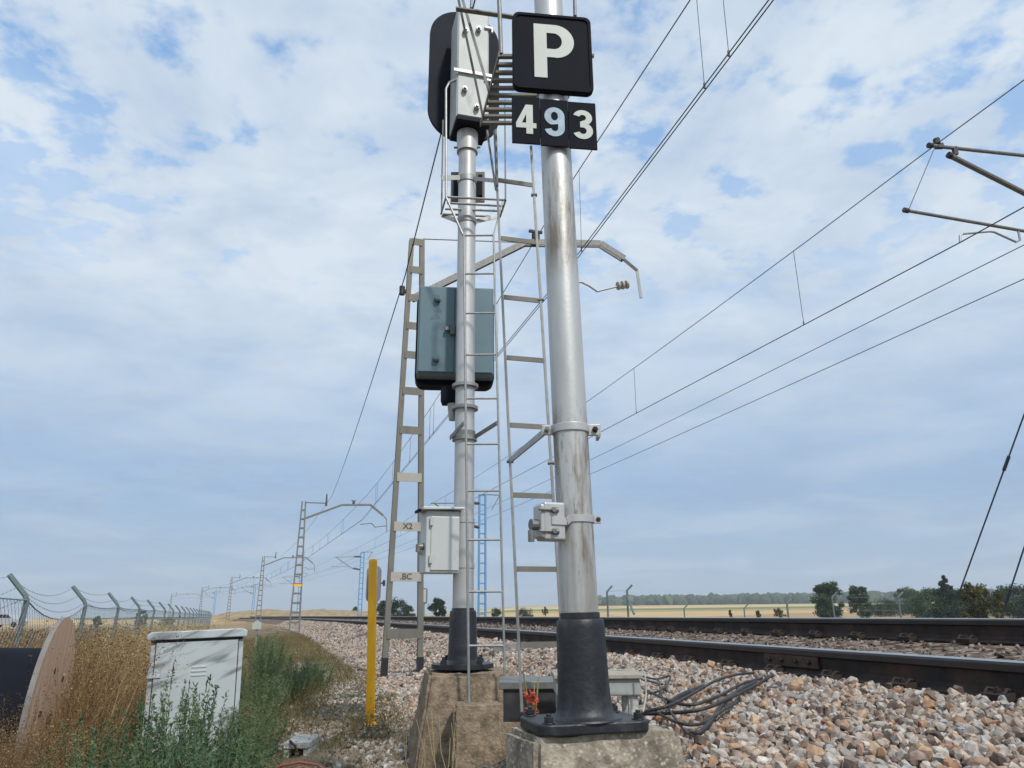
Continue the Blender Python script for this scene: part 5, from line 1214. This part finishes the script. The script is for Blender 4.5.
acc.build('dry_weeds', DRY, ('tall dry brown weeds and straw filling the ground at left', None, None, 'stuff'))
# sparse dry tufts over the stony ditch
acc = Acc(); n = 11000; s = 2.6+34*rng.random(n)**1.4; l = rng.uniform(-1.6, .9, n); x, y = trk_np(s, l); P = np.stack([x, y, hts(x, y)], 1)
k = (patch(P, 1.6, 9.) > .02) & ~((P[:, 0] > -.85) & (P[:, 0] < .6) & (P[:, 1] < 5.6)); P = P[k]
P = np.repeat(P, 5, 0)+np.concatenate([rng.normal(0, .05, (len(P)*5, 2)), np.zeros((len(P)*5, 1))], 1)
val = np.clip(rng.normal(.4, .25, len(P)), 0, 1); V, Fc, A, T = blades(P, rng.uniform(.05, .26, len(P)), .0022, .5, rng.uniform(0, .6, len(P)), val); acc.add(V, Fc, A)
V, Fc, A = seedheads(T, .006, val, 4, .03); acc.add(V, Fc, A)
acc.build('ditch_grass', rmat('dry_ditch_grass', [(0, (.10, .07, .03)), (.3, (.10, .12, .04)), (.5, (.24, .15, .06)), (.8, (.38, .28, .12)), (1, (.5, .42, .2))], .85, transl=.3), ('short dry grass tufts among the loose stones', None, None, 'stuff'))

# ---- green weeds: individual plants (stems + small leaves)
def plant_mesh(name, nst, H, spread, lper, lsize, seed, upright=.2, stemr=.003, elong=1.8):
    r = np.random.default_rng(seed); LV = []; SM = MB(); a0 = []
    for i in range(nst):
        a = r.uniform(0, 2*PI); q = r.random()**.6*spread; b = np.array([math.cos(a)*q*.35, math.sin(a)*q*.35, 0]); tip = np.array([math.cos(a)*q+r.normal()*.03, math.sin(a)*q+r.normal()*.03, H*r.uniform(.55, 1.0)*(1-.25*q/spread)])
        mid = (b+tip)/2+np.array([math.cos(a), math.sin(a), 0])*q*.12
        pts = [(1-t)**2*b+2*t*(1-t)*mid+t*t*tip for t in np.linspace(0, 1, 6)]
        SM.tube([Vector(p) for p in pts], [stemr*(1-.14*k) for k in range(6)], 4)
        # side twigs carry the leaves too
        n = lper; t = r.uniform(.12, 1, n)**.8; base = ((1-t)**2)[:, None]*b+(2*t*(1-t))[:, None]*mid+(t*t)[:, None]*tip
        tw = (1-t)*.32*H*.35+.012; d = r.normal(size=(n, 3)); d[:, 2] = np.abs(d[:, 2])*.7+.35; d /= np.linalg.norm(d, axis=1)[:, None]
        P = base+d*(tw*r.random(n))[:, None]; u = d+r.normal(size=(n, 3))*.35; u /= np.linalg.norm(u, axis=1)[:, None]; w = np.cross(u, r.normal(size=(n, 3))); w /= np.linalg.norm(w, axis=1)[:, None]; s_ = lsize*r.uniform(.6, 1.4, n)[:, None]
        LV.append(np.stack([P-u*s_*elong*.5, P+w*s_*.42, P+u*s_*elong, P-w*s_*.42], 1).reshape(-1, 3)); a0.append(np.repeat(np.clip(r.normal(.5, .2)+r.normal(size=n)*.12, 0, 1), 4))
    V = np.concatenate(LV); return V, np.arange(len(V)), np.full(len(V)//4, 4), np.concatenate(a0), SM
GREEN = rmat('green_weed_leaves', [(0, (.035, .075, .040)), (.5, (.085, .155, .075)), (1, (.17, .25, .13))], .65, transl=.3)
GREEN2 = rmat('soft_green_leaves', [(0, (.055, .095, .045)), (.5, (.115, .175, .08)), (1, (.22, .27, .13))], .7, transl=.3)
STEM = mat('weed_stem', (.17, .17, .07), .8); 
def make_plant(kind, seed):
    if kind == 'leafy': args = dict(nst=26, H=.62, spread=.24, lper=95, lsize=.0095, seed=seed, elong=1.5)
    else: args = dict(nst=60, H=.75, spread=.34, lper=110, lsize=.0065, seed=seed, elong=3.2)
    V, Fc, lt_, at, SM = plant_mesh('leaves', **args)
    root = thing('leafy_weed' if kind == 'leafy' else 'feathery_shrub', (0, 0, 0), 'x', 'plant'); 
    np_mesh('leaves', V, Fc, lt_, GREEN if kind == 'leafy' else GREEN2, at, parent=root); SM.build('stems', STEM, root); return root
protos = {('leafy', k): make_plant('leafy', 50+k) for k in range(3)}; protos.update({('soft', k): make_plant('soft', 70+k) for k in range(3)}); used = set()
def put(kind, k, x, Y, s, label, group, yb=None, sz=None):
    X = (x-512)/775*Y; p = Vector((X, Y, hz(X, Y)-.02)); key = (kind, k % 3)
    if key in used: o = copy_tree(protos[key])
    else: o = protos[key]; used.add(key)
    o.location = p; o.rotation_euler = (0, 0, random.uniform(0, 6.28)); o.scale = (s, s, s*(sz or 1)); o['label'] = label; o['group'] = group
# tops aimed at where the photograph has them
def leafy(x, ytop, Y, k, label):
    X = (x-512)/775*Y; zt = atY(x, ytop, Y).z; h = zt-hz(X, Y); put('leafy', k, x, Y, .85+.15*random.random(), label, 'green weeds in front of the white cabinet', sz=h/.62*1.22)
leafy(176, 671, 4.9, 0, 'leafy weed with upright sprigs against the left half of the cabinet door')
leafy(205, 666, 4.7, 1, 'tallest leafy weed sprig reaching up the middle of the cabinet door')
leafy(232, 706, 4.6, 2, 'leafy weed before the right half of the cabinet door')
leafy(190, 700, 4.2, 2, 'dense leafy weed at the bottom edge below the cabinet centre')
leafy(150, 715, 4.3, 0, 'leafy weed at the lower left corner of the cabinet')
leafy(222, 728, 3.9, 1, 'low leafy weed at the bottom edge, right of centre below the cabinet')
leafy(118, 703, 4.6, 1, 'green weed where brown weeds begin left of the cabinet')
leafy(130, 730, 3.8, 2, 'low green weed at the bottom edge left of the cabinet')
leafy(92, 728, 4.1, 0, 'leftmost green weed rising among dry stalks below the reel')
leafy(165, 735, 3.6, 1, 'front green weed at the bottom edge under the cabinet')
leafy(250, 722, 4.5, 0, 'leafy weed at the lower right corner of the cabinet')
leafy(200, 745, 3.4, 2, 'nearest green weed at the bottom edge of the picture')
leafy(108, 745, 3.5, 2, 'small green weed at the bottom edge nearest the dry weeds')
leafy(240, 745, 3.8, 2, 'small green weed at the bottom edge nearest the stony path')
def soft(x, ytop, Y, k, label, s=1.0):
    X = (x-512)/775*Y; zt = atY(x, ytop, Y).z; h = zt-hz(X, Y); put('soft', k, x, Y, s, label, 'soft green shrubs beside the cabinet', sz=max(.3, h/.75*1.12/s))
soft(262, 690, 5.6, 0, 'feathery green shrub hugging the lower right side of the cabinet', .85)
soft(266, 665, 7.2, 1, 'feathery green shrub behind the right edge of the cabinet', .95)
soft(262, 648, 9.0, 2, 'feathery shrub second from the far end of the green row', 1.1)
soft(272, 636, 12.0, 0, 'feathery shrub in the middle distance of the green row', 1.2)
soft(266, 630, 15.5, 1, 'farthest feathery shrub of the green row by the tiny white marker', 1.3)
soft(256, 712, 5.0, 2, 'feathery green shrub low at the cabinet corner near the concrete box', .8)
soft(306, 652, 9.6, 0, 'separate bushy green shrub between the green row and the stones', 1.0)
soft(318, 658, 9.4, 1, 'right half of the separate bushy shrub, beside the stones', .8)
soft(296, 664, 8.6, 2, 'lower front shoot of the separate bushy shrub', .7)
soft(388, 690, 8.2, 1, 'small sparse green weed just behind the yellow post', .35)
soft(355, 690, 8.6, 0, 'small low green weed in the dry grass left of the yellow post', .45)
for (k, v) in protos.items():
    if k not in used:
        for c in list(v.children): bpy.data.objects.remove(c)
        bpy.data.objects.remove(v)
# orange-red flowers behind the post base
fb = atY(534, 712, 3.25); root = thing('red_flower_plant', fb, 'small plant with bright orange-red blooms between thick post and trough', 'plant')
st2 = MB(); bl = MB()
for k in range(9):
    p = atY(random.uniform(525, 542), random.uniform(694, 712), 3.22+random.uniform(-.05, .05)); st2.tube([fb+Vector((random.uniform(-.02, .02), 0, -.06)), (fb+p)/2+Vector((.01, 0, 0)), p], .0025, 4)
    for q in range(9):
        d = Vector((random.gauss(0, 1), random.gauss(0, 1), random.gauss(0, 1))).normalized(); e = d.cross(Z).normalized(); bl.add([p, p+d*.016+e*.009, p+d*.024, p+d*.016-e*.009], [(0, 1, 2, 3)])
for k in range(4):
    p = atY(random.uniform(518, 540), random.uniform(676, 692), 3.25); st2.tube([fb+Vector((0, 0, -.06)), p], .003, 4)
st2.build('stems', mat('yellowing_stem', (.30, .27, .10), .8), root); bl.build('petals', M['orange'], root)
# thin dry stalks against the stained blocks
sk = MB()
for k in range(16):
    x = random.uniform(405, 520); Y = 4.25; y0 = random.uniform(700, 745); p0 = atY(x, 790, Y); p1 = atY(x+random.uniform(-14, 14), y0, Y+.05); sk.tube([p0, (p0+p1)/2+Vector((random.uniform(-.03, .03), 0, 0)), p1], .0018, 4)
sk.build('dry_stalks', mat('straw_stalk', (.38, .30, .15), .8), tag=('thin dry stalks in front of the earth-stained concrete blocks', 'plant'))

# ------------------------------------------------------------------ air
HAZE = True
if HAZE:
    hm = bpy.data.materials.new('haze_air'); hm.use_nodes = True; nt = hm.node_tree; nt.nodes.remove(nt.nodes['Principled BSDF'])
    v = nd(nt, 'ShaderNodeVolumePrincipled'); v.inputs['Color'].default_value = (.86, .92, 1, 1); v.inputs['Density'].default_value = .00032
    nt.links.new(v.outputs[0], nt.nodes['Material Output'].inputs['Volume'])
    o = MB().box((0, 0, 40), (11000, 11000, 110)).build('haze', hm); settag(o, 'thin pale summer haze over the fields', None, None, 'stuff')

# ------------------------------------------------------------------ sky, sun, camera
SUN_EL, SUN_AZ = 48, 150      # azimuth measured clockwise from +Y: behind the camera, to the right
w = bpy.data.worlds.new('World'); sc.world = w; w.use_nodes = True; nt = w.node_tree; L = nt.links
bg = nt.nodes['Background']; bg.inputs['Strength'].default_value = .1
sky = nd(nt, 'ShaderNodeTexSky'); sky.sky_type = 'NISHITA'; sky.sun_disc = False; sky.sun_elevation = math.radians(SUN_EL); sky.sun_rotation = math.radians(SUN_AZ); sky.dust_density = 1.5
tc = nd(nt, 'ShaderNodeTexCoord'); sx = nd(nt, 'ShaderNodeSeparateXYZ'); L.new(tc.outputs['Generated'], sx.inputs[0])
def mth(op, a, b=None, c=None):
    n = nd(nt, 'ShaderNodeMath', operation=op)
    for i, v in enumerate((a, b, c)):
        if v is None: continue
        if isinstance(v, (int, float)): n.inputs[i].default_value = v
        else: L.new(v, n.inputs[i])
    return n.outputs[0]
zc = mth('MAXIMUM', sx.outputs['Z'], 0.0); den = mth('ADD', zc, .10)
cx2 = mth('DIVIDE', sx.outputs['X'], den); cy2 = mth('DIVIDE', sx.outputs['Y'], den)
cv = nd(nt, 'ShaderNodeCombineXYZ'); L.new(cx2, cv.inputs[0]); L.new(cy2, cv.inputs[1])
def nz_(scale, detail, rough, off, dist=0):
    m_ = nd(nt, 'ShaderNodeMapping'); m_.inputs['Location'].default_value = off; L.new(cv.outputs[0], m_.inputs[0])
    n = nd(nt, 'ShaderNodeTexNoise'); n.inputs['Scale'].default_value = scale; n.inputs['Detail'].default_value = detail; n.inputs['Roughness'].default_value = rough; n.inputs['Distortion'].default_value = dist
    L.new(m_.outputs[0], n.inputs['Vector']); return n.outputs['Fac']
big = nz_(1.3, 3, .5, (3.1, 1.7, 0)); mid = nz_(7.5, 7, .55, (.3, 2.2, 0), .1); fine = nz_(17, 6, .6, (5, 1, 0))
f = mth('ADD', mth('MULTIPLY', big, .50), mth('MULTIPLY', mid, .58)); f = mth('ADD', f, mth('MULTIPLY', fine, .20))
mr = nd(nt, 'ShaderNodeMapRange'); mr.interpolation_type = 'SMOOTHSTEP'; mr.inputs[1].default_value = .455; mr.inputs[2].default_value = .655; L.new(f, mr.inputs[0])
# towards the horizon the layer closes into a smooth veil
lowv = nd(nt, 'ShaderNodeMapRange'); lowv.inputs[1].default_value = .36; lowv.inputs[2].default_value = .68; lowv.inputs[3].default_value = .97; lowv.inputs[4].default_value = .10; L.new(zc, lowv.inputs[0])
cov = mth('MAXIMUM', mr.outputs[0], lowv.outputs[0])
# cloud brightness: soft bright and grey-blue patches
sh = nz_(2.9, 7, .58, (8, 4, 0), .3); shr = nd(nt, 'ShaderNodeValToRGB'); e = shr.color_ramp.elements; e[0].position = .34; e[0].color = (5.1, 6.3, 7.9, 1); e[1].position = .62; e[1].color = (7.2, 8.1, 9.0, 1); L.new(sh, shr.inputs[0])
veil = nd(nt, 'ShaderNodeValToRGB'); e = veil.color_ramp.elements
e[0].position = 0; e[0].color = (4.6, 5.7, 6.9, 1); e[1].position = .62; e[1].color = (6.6, 7.6, 8.6, 1)
x_ = veil.color_ramp.elements.new(.16); x_.color = (3.45, 4.9, 7.0, 1); x_ = veil.color_ramp.elements.new(.34); x_.color = (4.2, 5.6, 7.5, 1)
L.new(zc, veil.inputs[0])
bankn = nz_(1.0, 5, .5, (2.5, 6.3, 0), .4); bk2 = nd(nt, 'ShaderNodeMapRange'); bk2.interpolation_type = 'SMOOTHSTEP'; bk2.inputs[1].default_value = .44; bk2.inputs[2].default_value = .66; bk2.inputs[4].default_value = .42; L.new(bankn, bk2.inputs[0])
bkm = nd(nt, 'ShaderNodeMixRGB'); bkm.inputs[2].default_value = (6.0, 6.9, 8.0, 1); L.new(bk2.outputs[0], bkm.inputs[0]); L.new(veil.outputs[0], bkm.inputs[1])
cm = nd(nt, 'ShaderNodeMixRGB'); hi = nd(nt, 'ShaderNodeMapRange'); hi.inputs[1].default_value = .14; hi.inputs[2].default_value = .42; L.new(zc, hi.inputs[0]); L.new(hi.outputs[0], cm.inputs[0]); L.new(bkm.outputs[0], cm.inputs[1]); L.new(shr.outputs[0], cm.inputs[2])
mx = nd(nt, 'ShaderNodeMixRGB'); L.new(cov, mx.inputs[0]); gain = nd(nt, 'ShaderNodeMixRGB', blend_type='MULTIPLY'); gain.inputs[0].default_value = 1; gain.inputs[2].default_value = (.95, 2.2, 2.85, 1); L.new(sky.outputs[0], gain.inputs[1]); L.new(gain.outputs[0], mx.inputs[1]); L.new(cm.outputs[0], mx.inputs[2]); L.new(mx.outputs[0], bg.inputs['Color'])
ld = bpy.data.lights.new('sun', 'SUN'); ld.energy = 3.0; ld.angle = math.radians(4); ld.color = (1, .95, .88); lo = bpy.data.objects.new('sun', ld); COL.objects.link(lo)
el, az = math.radians(SUN_EL), math.radians(SUN_AZ); d = Vector((math.sin(az)*math.cos(el), math.cos(az)*math.cos(el), math.sin(el))); lo.rotation_euler = d.to_track_quat('Z', 'Y').to_euler()
cd = bpy.data.cameras.new('camera'); cam = bpy.data.objects.new('camera', cd); COL.objects.link(cam); sc.camera = cam
cd.sensor_width = 36; cd.lens = 36*F/1024; cd.clip_start = .05; cd.clip_end = 20000
fwd = Vector((0, cT, sT)); rgt = Vector((1, 0, 0)); upv = Vector((0, -sT, cT))
# the camera is rolled very slightly
r2 = rgt*cR + upv*(-sR)*-1*-1; r2 = rgt*cR - upv*sR*-1*1
r_axis = ray(513, 384)-ray(512, 384); u_axis = ray(512, 383)-ray(512, 384)
r_axis.normalize(); u_axis.normalize(); f_axis = u_axis.cross(r_axis)
cam.matrix_world = Matrix((( r_axis.x, u_axis.x, -f_axis.x, 0), (r_axis.y, u_axis.y, -f_axis.y, 0), (r_axis.z, u_axis.z, -f_axis.z, 0), (0, 0, 0, 1)))
sc.view_settings.view_transform = 'Standard'; sc.view_settings.look = 'None'; sc.view_settings.exposure = 0; sc.view_settings.gamma = 1
sc.cycles.volume_bounces = 0; sc.cycles.max_bounces = 6; sc.cycles.use_denoising = True
sc.cycles.volume_step_rate = 1
for o in bpy.data.objects:
    if '_org' in o: del o['_org']
